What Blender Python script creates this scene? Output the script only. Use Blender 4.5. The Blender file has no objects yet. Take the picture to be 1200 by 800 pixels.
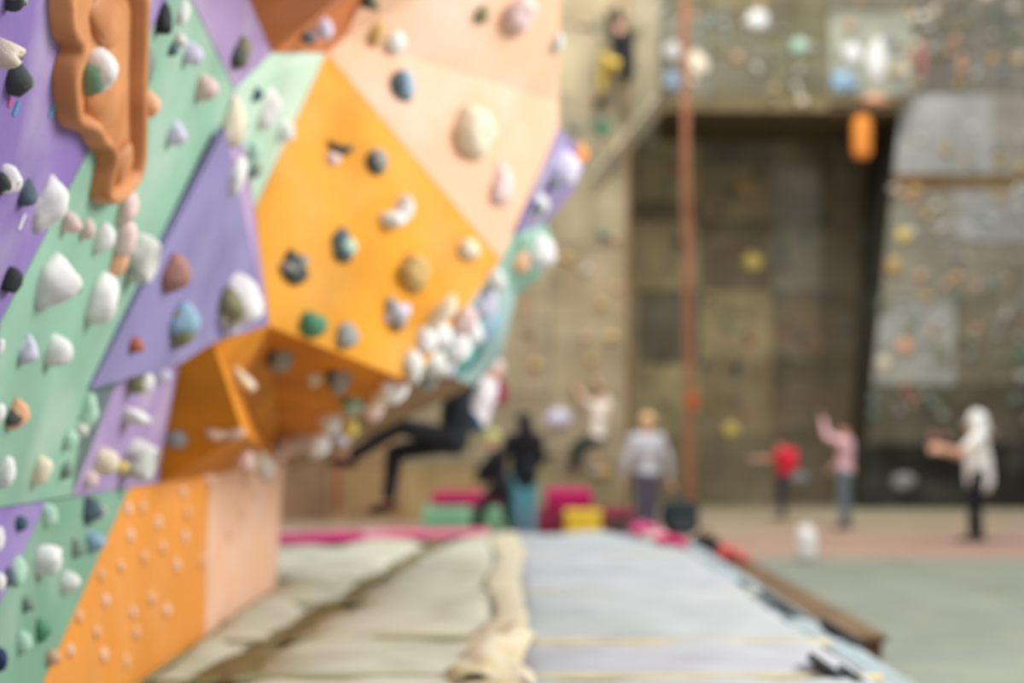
import bpy, bmesh, math, random
from mathutils import Vector, Matrix, noise
from mathutils.bvhtree import BVHTree

random.seed(7)
C = bpy.context.scene.collection
S = bpy.context.scene

# ------------------------------------------------------------------ camera, world, lights, exposure
F = 50.0 / 36.0 * 1200.0          # focal length in pixels of the 1200x800 frame
CAM_H, HORIZON = 1.6, 500.0
cam_data = bpy.data.cameras.new('camera')
cam_data.lens = 50.0
cam_data.sensor_width = 36.0
cam_data.shift_y = (HORIZON - 400.0) / 1200.0
cam_data.dof.use_dof = True
cam_data.dof.focus_distance = 3.2
cam_data.dof.aperture_fstop = 1.1
cam_data.dof.aperture_blades = 0
cam = bpy.data.objects.new('camera', cam_data)
cam.location = (0, 0, CAM_H)
cam.rotation_euler = (math.radians(90), 0, 0)
C.objects.link(cam)
S.camera = cam

world = bpy.data.worlds.new('hall_light')
S.world = world
world.use_nodes = True
world.node_tree.nodes['Background'].inputs[0].default_value = (0.93, 0.97, 1.0, 1)
world.node_tree.nodes['Background'].inputs[1].default_value = 0.60


def area(name, loc, target, size, sizey, power, col=(1, 1, 1)):
    d = bpy.data.lights.new(name, 'AREA')
    d.shape = 'RECTANGLE'
    d.size, d.size_y = size, sizey
    d.energy = power
    d.color = col
    o = bpy.data.objects.new(name, d)
    o.location = loc
    o.rotation_euler = (Vector(target) - Vector(loc)).to_track_quat('-Z', 'Y').to_euler()
    C.objects.link(o)
    return o


area('side_window', (7.5, 6.0, 6.5), (-1.0, 7.5, 2.0), 4.0, 3.5, 980, (1.0, 0.97, 0.94))
area('roof_light', (3.0, 19.0, 13.0), (3.0, 19.5, 0.0), 7.0, 5.0, 1300, (1.0, 0.98, 0.95))

S.view_settings.view_transform = 'Standard'
S.view_settings.look = 'None'
S.view_settings.exposure = 0.26
S.view_settings.gamma = 1.0
S.view_settings.use_curve_mapping = False


# ------------------------------------------------------------------ helpers
def lin(c):
    return tuple(((v / 255.0) / 12.92 if v / 255.0 <= 0.04045 else ((v / 255.0 + 0.055) / 1.055) ** 2.4) for v in c) + (1.0,)


MATS = {}


def mat(rgb, rough=0.75, vary=0.12, scale=3.0, chalk=0.0, chalk_col=(228, 222, 216), bump=0.15, bump_scale=90.0, second=None, second_amt=0.4, metal=0.0):
    key = (tuple(rgb), rough, vary, scale, chalk, chalk_col, bump, bump_scale, second, second_amt, metal)
    if key in MATS:
        return MATS[key]
    m = bpy.data.materials.new('paint_%d_%d_%d' % tuple(int(v) for v in rgb))
    m.use_nodes = True
    nt = m.node_tree
    N, L = nt.nodes, nt.links
    b = N['Principled BSDF']
    b.inputs['Roughness'].default_value = rough
    b.inputs['Metallic'].default_value = metal
    b.inputs['Specular IOR Level'].default_value = 0.25
    tc = N.new('ShaderNodeTexCoord')
    nz = N.new('ShaderNodeTexNoise')
    nz.inputs['Scale'].default_value = scale
    nz.inputs['Detail'].default_value = 6
    L.new(tc.outputs['Object'], nz.inputs['Vector'])
    base = lin(rgb)
    dark = tuple(v * (1 - vary * 1.6) for v in base[:3]) + (1,)
    lite = tuple(min(1, v * (1 + vary * 1.4)) for v in base[:3]) + (1,)
    r = N.new('ShaderNodeValToRGB')
    r.color_ramp.elements[0].position = 0.3
    r.color_ramp.elements[0].color = dark
    r.color_ramp.elements[1].position = 0.7
    r.color_ramp.elements[1].color = lite
    L.new(nz.outputs['Fac'], r.inputs['Fac'])
    out = r.outputs['Color']

    def blend(col, amt, sc, lo, hi, out, seedoff):
        n2 = N.new('ShaderNodeTexNoise')
        n2.inputs['Scale'].default_value = sc
        n2.inputs['Detail'].default_value = 5
        mp = N.new('ShaderNodeMapping')
        mp.inputs['Location'].default_value = (seedoff, seedoff * 0.7, 3.1)
        L.new(tc.outputs['Object'], mp.inputs['Vector'])
        L.new(mp.outputs['Vector'], n2.inputs['Vector'])
        rr = N.new('ShaderNodeValToRGB')
        rr.color_ramp.elements[0].position = lo
        rr.color_ramp.elements[0].color = (0, 0, 0, 1)
        rr.color_ramp.elements[1].position = hi
        rr.color_ramp.elements[1].color = (amt, amt, amt, 1)
        L.new(n2.outputs['Fac'], rr.inputs['Fac'])
        mx = N.new('ShaderNodeMixRGB')
        L.new(rr.outputs['Color'], mx.inputs['Fac'])
        L.new(out, mx.inputs['Color1'])
        mx.inputs['Color2'].default_value = lin(col)
        return mx.outputs['Color']
    if second:
        out = blend(second, second_amt, scale * 0.7, 0.45, 0.6, out, 7.7)
    if chalk > 0:
        out = blend(chalk_col, chalk, 2.2, 0.48, 0.72, out, 1.3)
    L.new(out, b.inputs['Base Color'])
    if bump > 0:
        nb = N.new('ShaderNodeTexNoise')
        nb.inputs['Scale'].default_value = bump_scale
        L.new(tc.outputs['Object'], nb.inputs['Vector'])
        bp = N.new('ShaderNodeBump')
        bp.inputs['Strength'].default_value = bump
        bp.inputs['Distance'].default_value = 0.01
        L.new(nb.outputs['Fac'], bp.inputs['Height'])
        L.new(bp.outputs['Normal'], b.inputs['Normal'])
    MATS[key] = m
    return m


def link_bm(name, bm, material, parent=None, smooth=False, loc=None):
    me = bpy.data.meshes.new(name)
    bmesh.ops.recalc_face_normals(bm, faces=bm.faces)
    bm.to_mesh(me)
    bm.free()
    return link_me(name, me, material, parent, smooth, loc)


def link_me(name, me, material, parent=None, smooth=False, loc=None):
    if material is not None:
        me.materials.clear()
        me.materials.append(material)
    if smooth:
        for p in me.polygons:
            p.use_smooth = True
    o = bpy.data.objects.new(name, me)
    C.objects.link(o)
    if loc is not None:
        o.location = loc
    if parent is not None:
        o.parent = parent
    return o


def tag(o, label, cat, group=None):
    o['label'] = label
    o['category'] = cat
    if group:
        o['group'] = group
    return o


def empty(name, loc=(0, 0, 0), label=None, cat=None, group=None, kind=None):
    o = bpy.data.objects.new(name, None)
    C.objects.link(o)
    o.location = loc
    o.empty_display_size = 0.1
    if label:
        tag(o, label, cat, group)
    if kind:
        o['kind'] = kind
    return o


def ray(px, py):
    return Vector(((px - 600.0) / F, 1.0, (HORIZON - py) / F))


def at(px, py, d):
    return Vector((0, 0, CAM_H)) + ray(px, py) * d


def hit_plane(px, py, n, p):
    r = ray(px, py)
    n = Vector(n)
    d = n.dot(Vector(p) - Vector((0, 0, CAM_H))) / n.dot(r)
    return Vector((0, 0, CAM_H)) + r * d


def tris_of(pts):
    bm = bmesh.new()
    vs = [bm.verts.new(p) for p in pts]
    f = bm.faces.new(vs)
    res = bmesh.ops.triangulate(bm, faces=[f])
    out = [[v.co.copy() for v in ff.verts] for ff in bm.faces]
    bm.free()
    return out


def plate(name, pts, material, parent, thick=0.05, inset=0.006, bevel=0.006, view=None):
    """polygonal board: front face through pts, thickness away from the room"""
    bm = bmesh.new()
    n = Vector((0, 0, 0))
    for i in range(len(pts)):
        a, b = pts[i], pts[(i + 1) % len(pts)]
        n += Vector(((a.y - b.y) * (a.z + b.z), (a.z - b.z) * (a.x + b.x), (a.x - b.x) * (a.y + b.y)))
    n.normalize()
    c = sum(pts, Vector()) / len(pts)
    vw = view if view is not None else Vector((0, 0, CAM_H))
    if n.dot(vw - c) < 0:
        n = -n
    pp = [p + (c - p).normalized() * inset for p in pts]
    fr = [bm.verts.new(p) for p in pp]
    bk = [bm.verts.new(p - n * thick) for p in pp]
    m = len(pts)
    bm.faces.new(fr)
    bm.faces.new(bk[::-1])
    for i in range(m):
        bm.faces.new((fr[i], bk[i], bk[(i + 1) % m], fr[(i + 1) % m]))
    bmesh.ops.triangulate(bm, faces=[f for f in bm.faces if len(f.verts) > 4])
    return link_bm(name, bm, material, parent)


def box_bm(bm, lo, hi, bev=0.0):
    r = bmesh.ops.create_cube(bm, size=1.0)
    lo, hi = Vector(lo), Vector(hi)
    for v in r['verts']:
        v.co = Vector([lo[i] + (v.co[i] + 0.5) * (hi[i] - lo[i]) for i in range(3)])
    if bev > 0:
        ed = list({e for v in r['verts'] for e in v.link_edges})
        bmesh.ops.bevel(bm, geom=ed, offset=bev, segments=2, affect='EDGES', profile=0.5)
    return bm


def tube_bm(bm, pts, rad, seg=8):
    rings = []
    m = len(pts)
    for i, p in enumerate(pts):
        t = (pts[min(i + 1, m - 1)] - pts[max(i - 1, 0)]).normalized()
        a = t.cross(Vector((0.31, 0.87, 0.11)))
        a.normalize()
        b = t.cross(a)
        r = rad[i] if isinstance(rad, (list, tuple)) else rad
        rings.append([bm.verts.new(p + (a * math.cos(2 * math.pi * k / seg) + b * math.sin(2 * math.pi * k / seg)) * r) for k in range(seg)])
    for i in range(m - 1):
        for k in range(seg):
            bm.faces.new((rings[i][k], rings[i][(k + 1) % seg], rings[i + 1][(k + 1) % seg], rings[i + 1][k]))
    bm.faces.new(rings[0][::-1])
    bm.faces.new(rings[-1])
    return bm


# ------------------------------------------------------------------ colours of the paints
PURPLE = mat((132, 110, 172), 0.7, 0.08, 2.0, 0.3, second=(146, 120, 178), second_amt=0.4)
PURPLE_GREY = mat((130, 122, 164), 0.7, 0.12, 2.5, 0.28, (170, 168, 185))
PURPLE_PINK = mat((158, 136, 178), 0.7, 0.08, 2.0, 0.3)
GREEN = mat((136, 176, 154), 0.7, 0.09, 2.0, 0.22)
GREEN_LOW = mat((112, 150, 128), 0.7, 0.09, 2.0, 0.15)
MINT = mat((176, 204, 184), 0.7, 0.08, 2.0, 0.3)
ORANGE = mat((210, 142, 30), 0.65, 0.12, 2.4, 0.28, (222, 178, 120), second=(224, 160, 60), second_amt=0.5)
ORANGE_KICK = mat((216, 142, 60), 0.65, 0.06, 1.5, 0.2, (220, 176, 130))
ORANGE_UNDER_SHADE = mat((208, 134, 30), 0.7, 0.14, 2.4, 0.0, second=(186, 112, 34), second_amt=0.5)  # browner orange for the undersides, their shade put into the colour
PEACH = mat((224, 178, 146), 0.65, 0.05, 1.3, 0.5, (224, 206, 194))
PEACH_UP = mat((228, 186, 154), 0.65, 0.05, 1.3, 0.6, (226, 212, 202))
RUST_SHADED = mat((190, 110, 58), 0.65, 0.10, 2.4, 0.1)  # orange of the downward facet with its shade mixed into the colour
TEAL_PALE = mat((160, 190, 186), 0.7, 0.1, 3.0, 0.3)

# ------------------------------------------------------------------ floor
floor = empty('floor', (0, 16, 0), kind='structure')


def floor_piece(name, x0, x1, y0, y1, z, m, th=0.03):
    bm = bmesh.new()
    box_bm(bm, (x0, y0 - 16, z - th), (x1, y1 - 16, z), 0.004)
    return link_bm(name, bm, m, floor)


floor_piece('concrete_slab', -14, 16, -3, 32, -0.02, mat((140, 128, 112), 0.9, 0.1, 1.0), 0.15)
gm = mat((122, 126, 112), 0.8, 0.05, 1.3, 0.3, (158, 154, 134), second=(122, 130, 122), second_amt=0.5)
gm2 = mat((127, 130, 116), 0.8, 0.05, 1.3, 0.3, (160, 156, 136), second=(126, 134, 124), second_amt=0.5)
ys = [1.0, 4.0, 7.0, 9.6, 12.2, 14.7, 17.2]
for i in range(6):
    for j, (xa, xb) in enumerate(((2.3, 4.6), (4.6, 6.9), (6.9, 9.2), (9.2, 12.0))):
        floor_piece('rubber_floor_tile', xa + 0.005, xb - 0.005, ys[i] + 0.005, ys[i + 1] - 0.005, 0.012, gm if (i + j) % 2 else gm2)
pinkm = mat((156, 130, 112), 0.85, 0.06, 1.0, 0.15, (160, 144, 122), second=(152, 116, 102), second_amt=0.45)
beigem = mat((176, 164, 134), 0.85, 0.06, 1.0, 0.1)
tanm = mat((160, 140, 118), 0.85, 0.07, 1.0, 0.1, second=(158, 126, 108), second_amt=0.3)
floor_piece('pink_floor_strip', -8, 14, 17.2, 21.0, 0.010, pinkm)
floor_piece('tan_floor_strip', -8, 14, 21.01, 24.6, 0.010, tanm)
floor_piece('beige_floor_strip', -8, 14, 24.61, 29.5, 0.010, beigem)

# ------------------------------------------------------------------ left climbing wall
TILT = 0.30
XW, ZLIP = -1.7, 1.33
P1_N = Vector((1, 0, -TILT)).normalized()
P1_P = Vector((XW, 6, ZLIP))
K_N, K_P = Vector((1, 0, 0)), Vector((XW, 6, 0.5))


def p1(px, py):
    return hit_plane(px, py, P1_N, P1_P)


def kk(px, py):
    return hit_plane(px, py, K_N, K_P)


def lipz(px):
    p = kk(px, 500)
    return Vector((XW, p.y, ZLIP))


wall_left = empty('wall_left', (0, 0, 0), kind='structure')
NEAR_TRIS = []


def panel(name, pts, m, thick=0.05, inset=0.004):
    o = plate(name, pts, m, wall_left, thick, inset)
    NEAR_TRIS.extend(tris_of(pts))
    return o


def cut(q, a, b):
    return a + (b - a) * q


TL = hit_plane(-420, -260, P1_N, P1_P)
# purple and green boards of the leaning face
panel('purple_panel', [p1(-600, 378 + 0.0) if False else Vector((XW + 0.0, 2.0, ZLIP)), lipz(-30), p1(0, 378), p1(195, 0), p1(320, -240), p1(-420, -240)], PURPLE)
Tb = p1(105, 457)
Tm = p1(210, 428)
Tt = p1(262, 140)
panel('green_panel', [lipz(-30), p1(0, 378), p1(195, 0), p1(210, -30), p1(275, 105), Tt, Tb, p1(88, 540), lipz(84)], GREEN)
panel('purple_panel', [p1(210, -30), p1(320, -240), p1(420, -240), p1(284, -20), p1(318, 62), p1(275, 105)], PURPLE_PINK)
panel('purple_panel', [Tb, Tm, p1(187, 545), lipz(187), lipz(84), p1(88, 540)], PURPLE_PINK)
# raised triangular volume
Ra = at(315, 380, 7.15)
Rm = at(211, 427, 6.48)
Rb = at(106, 456, Tb.y - 0.04)
Rt = at(264, 150, Tt.y - 0.12)
V_N = (Rt - Rb).cross(Ra - Rb).normalized()
Rm = hit_plane(211, 427, V_N, Rb)
panel('purple_volume_face', [Rt, Ra, hit_plane(250, 402, V_N, Rb), Rm, Rb], PURPLE_GREY, 0.03)
# facets that turn into the orange bulge
vA, vC, vE = at(315, 382, 7.2), at(383, 62, 7.5), at(587, 305, 8.5)
O_N = (vC - vA).cross(vE - vA).normalized()
vB, vG, vH = [hit_plane(x, y, O_N, vA) for x, y in ((298, 245), (500, 428), (480, 447))]
vL, vM, vQ = lipz(331), at(285, 508, 6.75), at(250, 403, 6.5)
vW, vV = lipz(270), lipz(187)
panel('purple_panel', [Tt, p1(275, 105), vB, vA], PURPLE_PINK)
panel('mint_panel', [p1(275, 105), p1(318, 62), vC, vB], MINT)
vN2 = at(655, 150, 8.75)
panel('orange_panel', [vB, vC, vE, vG, vH, vA], ORANGE)
panel('orange_panel', [vA, vH, vL, vM, vQ], ORANGE_UNDER_SHADE)
panel('orange_panel', [vQ, vM, vL, vW, vV, Tm], ORANGE_UNDER_SHADE)
R_N = (vE - vC).cross(vN2 - vC).normalized()
vR0 = hit_plane(405, 42, R_N, vC)
vS = hit_plane(655, 118, R_N, vC)
vTop, vTop2 = at(658, -90, 8.1), at(520, -90, 7.3)
panel('peach_panel', [vC, vR0, vS, vN2, vE], PEACH)
panel('peach_panel', [vR0, at(430, -12, 7.2), vTop2, vTop, vS], PEACH_UP)
panel('shaded_rust_panel', [p1(318, 62), p1(284, -20), at(290, -90, 4.9), at(500, -90, 5.8), at(430, -12, 7.2), vR0, vC], RUST_SHADED)
# the continuation beyond the arris, turned to the hall
panel('purple_panel', [vN2, at(690, 182, 11.3), at(672, 222, 11.3), at(628, 275, 11.2), at(606, 275, 8.9)], mat((140, 122, 174), 0.7, 0.1, 3.0, 0.6, second=(176, 164, 196), second_amt=0.5))
panel('green_panel', [at(606, 275, 8.9), at(640, 262, 11.2), at(650, 290, 11.2), at(632, 325, 11.1), at(604, 348, 11.0), vE], GREEN)
panel('teal_panel', [vE, at(604, 348, 11.0), at(586, 420, 11.0), at(555, 452, 11.0), vG], TEAL_PALE)
panel('brown_panel', [vG, at(555, 452, 11.0), at(345, 552, 11.4), vL, vH], mat((150, 116, 80), 0.8, 0.15, 3))
# kick boards below the lip
panel('purple_kick_panel', [Vector((XW, 2.0, ZLIP)), lipz(55), kk(0, 705), kk(-60, 840), Vector((XW, 2.0, 0.2))], PURPLE)
panel('green_kick_panel', [lipz(55), lipz(152), kk(48, 805), kk(20, 870), kk(-60, 840), kk(0, 705)], GREEN_LOW)
panel('orange_kick_panel', [lipz(152), lipz(246), Vector((XW, kk(238, 500).y, 0.2)), Vector((XW, kk(20, 500).y - 0.4, 0.2)), kk(48, 805)], ORANGE_KICK)
panel('peach_kick_panel', [lipz(246), lipz(332), Vector((XW, kk(321, 500).y, 0.2)), Vector((XW, kk(238, 500).y, 0.2))], PEACH)
ke = kk(321, 500).y
plate('return_panel', [lipz(332), Vector((-3.2, kk(332, 500).y, ZLIP)), Vector((-3.2, ke, 0.0)), Vector((XW, ke, 0.0))], mat((150, 120, 92), 0.8), wall_left, 0.05, 0.004, view=Vector((0, 30, 1)))

NEAR_BVH = BVHTree.FromPolygons([tuple(p) for t in NEAR_TRIS for p in t], [(3 * i, 3 * i + 1, 3 * i + 2) for i in range(len(NEAR_TRIS))])

# ------------------------------------------------------------------ far walls
FAR_TRIS = []
wall_back = empty('wall_back', (0, 24, 0), kind='structure')


def far_panel(name, pts, m, thick=0.06, inset=0.012, root=None):
    root = root or wall_back
    off = root.location
    o = plate(name, [p for p in pts], m, None, thick, inset)
    o.data.transform(Matrix.Translation(-Vector(off)))
    o.parent = root
    FAR_TRIS.extend(tris_of(pts))
    return o


def fmat(c, v=0.14):
    return mat(c, 0.9, v, 1.6, 0.12, (170, 165, 150), 0.3, 30.0, tuple(int(q * 0.82) for q in c), 0.5)


DB = 24.0
cols = [210, 297, 384, 471, 558, 645, 735]
rows = [-60, 27, 114, 201, 288, 375, 462, 545, 611]
beige = [(160, 146, 114), (154, 142, 112), (162, 149, 120), (156, 140, 108), (151, 140, 112)]
for i in range(6):
    for j in range(8):
        c = beige[(i * 3 + j * 2) % 5]
        if i >= 4:
            c = tuple(v + 6 for v in c)
        if j == 7 or (j == 6 and i < 3):
            c = [(140, 112, 88), (146, 116, 88), (160, 130, 90), (164, 138, 94), (158, 142, 104), (152, 140, 106)][i]
        far_panel('wall_panel', [at(cols[i], rows[j], DB), at(cols[i + 1], rows[j], DB), at(cols[i + 1], rows[j + 1], DB), at(cols[i], rows[j + 1], DB)], fmat(c))
far_panel('wall_panel', [at(735, -60, DB), at(772, -60, DB), at(772, 122, DB), at(735, 176, DB)], fmat((156, 146, 118)))
far_panel('sloping_ledge_panel', [at(688, 214, DB - 0.3), at(772, 112, DB - 0.3), at(780, 128, DB + 0.1), at(706, 222, DB + 0.1)], fmat((178, 168, 142)))
# side of that wall stepping back to the recess
xa = at(735, 500, DB).x
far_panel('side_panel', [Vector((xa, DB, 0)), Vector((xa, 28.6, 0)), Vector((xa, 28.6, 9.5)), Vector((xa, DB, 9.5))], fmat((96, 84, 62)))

wall_recess = empty('wall_recess', (4, 28.5, 0), kind='structure')
DR = 28.5
LIFT = 1.5
rc = [700, 748, 820, 905, 962, 1060]
rr = [60, 140, 195, 235, 258, 340, 425, 510, 596]
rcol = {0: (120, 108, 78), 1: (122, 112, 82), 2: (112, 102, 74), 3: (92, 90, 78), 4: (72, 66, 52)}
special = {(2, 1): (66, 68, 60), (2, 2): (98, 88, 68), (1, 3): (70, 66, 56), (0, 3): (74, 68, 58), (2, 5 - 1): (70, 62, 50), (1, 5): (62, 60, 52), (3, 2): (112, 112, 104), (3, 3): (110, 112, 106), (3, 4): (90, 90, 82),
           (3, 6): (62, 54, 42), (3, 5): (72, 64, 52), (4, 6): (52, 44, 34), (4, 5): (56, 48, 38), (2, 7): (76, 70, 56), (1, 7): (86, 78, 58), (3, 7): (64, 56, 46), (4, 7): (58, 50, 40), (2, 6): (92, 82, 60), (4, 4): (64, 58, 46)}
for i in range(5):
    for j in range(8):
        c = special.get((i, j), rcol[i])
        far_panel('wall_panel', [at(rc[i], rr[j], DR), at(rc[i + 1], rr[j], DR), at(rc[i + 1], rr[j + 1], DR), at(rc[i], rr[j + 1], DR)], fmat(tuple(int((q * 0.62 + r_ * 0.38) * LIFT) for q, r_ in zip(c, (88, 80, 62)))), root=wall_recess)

# header hanging over the recess
wall_header = empty('wall_header', (4, 25.8, 5), kind='structure')
DH = 25.8
hd = [((772, -60, 832, 14), (120, 112, 88)), ((832, -60, 902, 14), (128, 118, 88)), ((902, -60, 972, 14), (112, 104, 80)), ((972, -60, 1072, 14), (124, 118, 98)),
      ((772, 14, 832, 112), (126, 124, 108)), ((832, 14, 902, 112), (116, 110, 90)), ((902, 14, 972, 112), (112, 106, 82)), ((972, 14, 1070, 112), (164, 166, 148)),
      ((772, 112, 832, 130), (120, 106, 74)), ((832, 112, 902, 130), (118, 104, 72)), ((902, 112, 972, 130), (128, 114, 82)), ((972, 112, 1062, 122), (120, 104, 74))]
for (x0, y0, x1, y1), c in hd:
    far_panel('wall_panel', [at(x0, y0, DH), at(x1, y0, DH), at(x1, y1, DH), at(x0, y1, DH)], fmat(c), root=wall_header)
zu = at(800, 130, DH).z
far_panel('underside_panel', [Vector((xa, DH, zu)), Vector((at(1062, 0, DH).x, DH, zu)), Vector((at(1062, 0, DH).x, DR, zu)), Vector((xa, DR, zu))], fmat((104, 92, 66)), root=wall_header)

# right slab, leaning towards the room as it rises
wall_right = empty('wall_right_slab', (8, 27.5, 0), kind='structure')
RS_N = Vector((0, -1, -0.19)).normalized()
RS_P = Vector((8, 27.5, 0))


def rs(px, py):
    return hit_plane(px, py, RS_N, RS_P)


def ledge(py):
    return 1057 + (1016 - 1057) * (py - 110) / 400.0


slab = [(-60, 14, [(None, 1130, (122, 116, 104)), (1130, 1215, (130, 126, 114)), (1215, 1320, (128, 124, 112))]),
        (14, 110, [(None, 1130, (118, 112, 102)), (1130, 1180, (128, 124, 112)), (1180, 1320, (132, 128, 118))]),
        (110, 204, [(None, 1112, (178, 178, 172)), (1112, 1164, (170, 170, 164)), (1164, 1320, (152, 148, 136))]),
        (204, 222, [(None, 1120, (124, 98, 62)), (1120, 1320, (126, 104, 70))]),
        (222, 284, [(None, 1118, (148, 146, 130)), (1118, 1180, (166, 166, 160)), (1180, 1320, (164, 164, 158))]),
        (284, 350, [(None, 1120, (150, 146, 128)), (1120, 1190, (140, 134, 116)), (1190, 1320, (138, 130, 114))]),
        (350, 450, [(None, 1120, (170, 170, 162)), (1120, 1190, (126, 118, 98)), (1190, 1320, (130, 118, 100))]),
        (450, 520, [(None, 1120, (96, 92, 78)), (1120, 1190, (92, 86, 72)), (1190, 1320, (84, 78, 66))]),
        (520, 560, [(None, 1110, (40, 38, 34)), (1110, 1200, (38, 35, 32)), (1200, 1320, (36, 34, 31))]),
        (560, 597, [(None, 1110, (58, 57, 52)), (1110, 1200, (52, 49, 45)), (1200, 1320, (46, 44, 40))])]
for y0, y1, cs in slab:
    for x0, x1, c in cs:
        a = ledge(y0) if x0 is None else x0
        b = ledge(y1) if x0 is None else x0
        far_panel('wall_panel', [rs(a, y0), rs(x1, y0), rs(x1, y1), rs(b, y1)], fmat(c, 0.1), root=wall_right)
e0, e1 = rs(ledge(-60), -60), rs(ledge(597), 597)
far_panel('side_panel', [e0, e1, Vector((e1.x, DR + 0.1, e1.z)), Vector((e0.x, DR + 0.1, e0.z))], fmat((70, 68, 52)), root=wall_right)  # dark colour carries the shade on this side face
def core(name, root, pts_lo, pts_hi):
    bm = bmesh.new()
    box_bm(bm, Vector(pts_lo) - root.location, Vector(pts_hi) - root.location)
    return link_bm(name, bm, mat((74, 66, 54), 0.9, 0.1, 2), root)


core('wall_core', wall_back, (-6.2, DB + 0.07, 0), (xa - 0.07, DB + 0.25, 9.7))
core('wall_core', wall_back, (xa - 0.07, DB + 0.07, 6.3), (at(771, 0, DB).x, DB + 0.25, 9.7))
core('wall_core', wall_recess, (1.0, DR + 0.07, 0), (9.0, DR + 0.25, 9.9))
core('wall_core', wall_header, (xa, DH + 0.07, zu + 0.07), (at(1060, 0, DH).x, DH + 0.3, 10.2))
o = plate('wall_core', [rs(ledge(-60) + 6, -60) + Vector((0, 0.08, 0)), rs(1320, -60) + Vector((0, 0.08, 0)), rs(1320, 597) + Vector((0, 0.08, 0)), rs(ledge(597) + 6, 597) + Vector((0, 0.08, 0))], mat((74, 66, 54), 0.9, 0.1, 2), None, 0.1)
o.data.transform(Matrix.Translation(-wall_right.location))
o.parent = wall_right
FAR_BVH = BVHTree.FromPolygons([tuple(p) for t in FAR_TRIS for p in t], [(3 * i, 3 * i + 1, 3 * i + 2) for i in range(len(FAR_TRIS))])

# ------------------------------------------------------------------ climbing holds
HOLD_COL = {
    'white': (226, 224, 222), 'cream': (224, 212, 188), 'pink': (222, 196, 192), 'pale': (206, 206, 200), 'grey': (150, 152, 148), 'darkgrey': (76, 80, 78), 'black': (40, 44, 46),
    'olive': (130, 128, 96), 'greygreen': (122, 140, 126), 'mint': (170, 204, 184), 'green': (80, 136, 104), 'peach': (232, 176, 138), 'brown': (168, 122, 112), 'rust': (170, 96, 70),
    'teal': (60, 90, 100), 'blue': (140, 170, 190), 'navy': (40, 52, 92), 'tan': (196, 164, 104), 'yellow': (222, 200, 110), 'lavender': (206, 202, 222), 'orange': (230, 150, 80), 'tanpink': (196, 160, 132), 'slate': (84, 100, 110), 'chip': (218, 170, 128), 'chip2': (222, 186, 160), 'midgreen': (112, 152, 130), 'deepteal': (36, 92, 92), 'aqua': (110, 190, 182)}


def hmat(c):
    return mat(HOLD_COL[c], 0.7, 0.08, 14.0, 0.0, bump=0.3, bump_scale=160.0)


def hold_mesh(kind, w, h, p, seed, sub=3):
    bm = bmesh.new()
    bmesh.ops.create_icosphere(bm, subdivisions=sub, radius=1.0)
    for v in bm.verts:
        x, y, z = v.co
        n = noise.noise(Vector((x * 1.3 + seed * 3.7, y * 1.3 - seed * 1.9, z * 1.3 + seed)))
        k = 1.0 + 0.20 * n
        x, y, z = x * k, y * k, z * k
        if kind == 'cone':
            t = max(0.0, z)
            s = 1.0 - 0.42 * t
            x, y = x * s * 1.1, y * s * 1.1 + 0.12 * t
        elif kind == 'half':
            y = max(y, -0.12 + 0.05 * n) * 1.35 - 0.45
            z = z * (0.9 + 0.35 * y)
        elif kind == 'crescent':
            y = y * 0.42 + 0.75 * x * x - 0.35
            z = z * (1 - 0.25 * abs(x))
        elif kind == 'bean':
            b = 1.0 - 0.34 * math.exp(-(x * 2.4) ** 2)
            y = y * 0.62 * b + 0.42 * x * x - 0.12
            z = z * b
        elif kind == 'bar':
            y = y * (0.8 + 0.2 * math.cos(3 * x))
            z = z * (0.85 + 0.1 * math.cos(5 * x))
        elif kind == 'ring':
            r = min(1.0, math.sqrt(x * x + y * y))
            if z > 0:
                z = 0.25 + 0.75 * math.exp(-((r - 0.72) / 0.22) ** 2)
                if r > 0.95:
                    z *= 0.5
        elif kind == 'rosette':
            a = math.atan2(y, x)
            r = math.sqrt(x * x + y * y)
            z = z * (1 + 0.22 * math.cos(6 * a) * r) - 0.3 * math.exp(-(r / 0.25) ** 2)
        elif kind == 'jug':
            z = z * (1.0 + 0.45 * max(0, y))
            if z > 0.2:
                z -= 0.35 * math.exp(-((y - 0.25) / 0.28) ** 2) * math.exp(-(x / 0.6) ** 2)
        elif kind == 'wedge':
            z = z * (0.55 + 0.5 * (0.5 - 0.5 * y))
            x = x * (1.0 - 0.3 * (y * 0.5 + 0.5))
        if z < 0:
            z *= 0.12
        v.co = Vector((x * w / 2, y * h / 2, z * p))
    me = bpy.data.meshes.new('climbing_hold')
    bmesh.ops.recalc_face_normals(bm, faces=bm.faces)
    bm.to_mesh(me)
    bm.free()
    return me


BOLT_M = mat((150, 148, 144), 0.5, 0.05, 10, 0.0, metal=0.6)


def bolt_mesh(r):
    bm = bmesh.new()
    bmesh.ops.create_cone(bm, cap_ends=True, segments=10, radius1=r * 1.2, radius2=r, depth=r)
    r2 = [f for f in bm.faces if f.normal.z > 0.9]
    res = bmesh.ops.inset_region(bm, faces=r2, thickness=r * 0.4)
    for f in r2:
        for v in f.verts:
            v.co.z -= r * 0.5
    me = bpy.data.meshes.new('bolt')
    bm.to_mesh(me)
    bm.free()
    return me


BOLT = bolt_mesh(0.007)
RIGHT = Vector((1, 0, 0))
hold_seed = [0]


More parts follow.
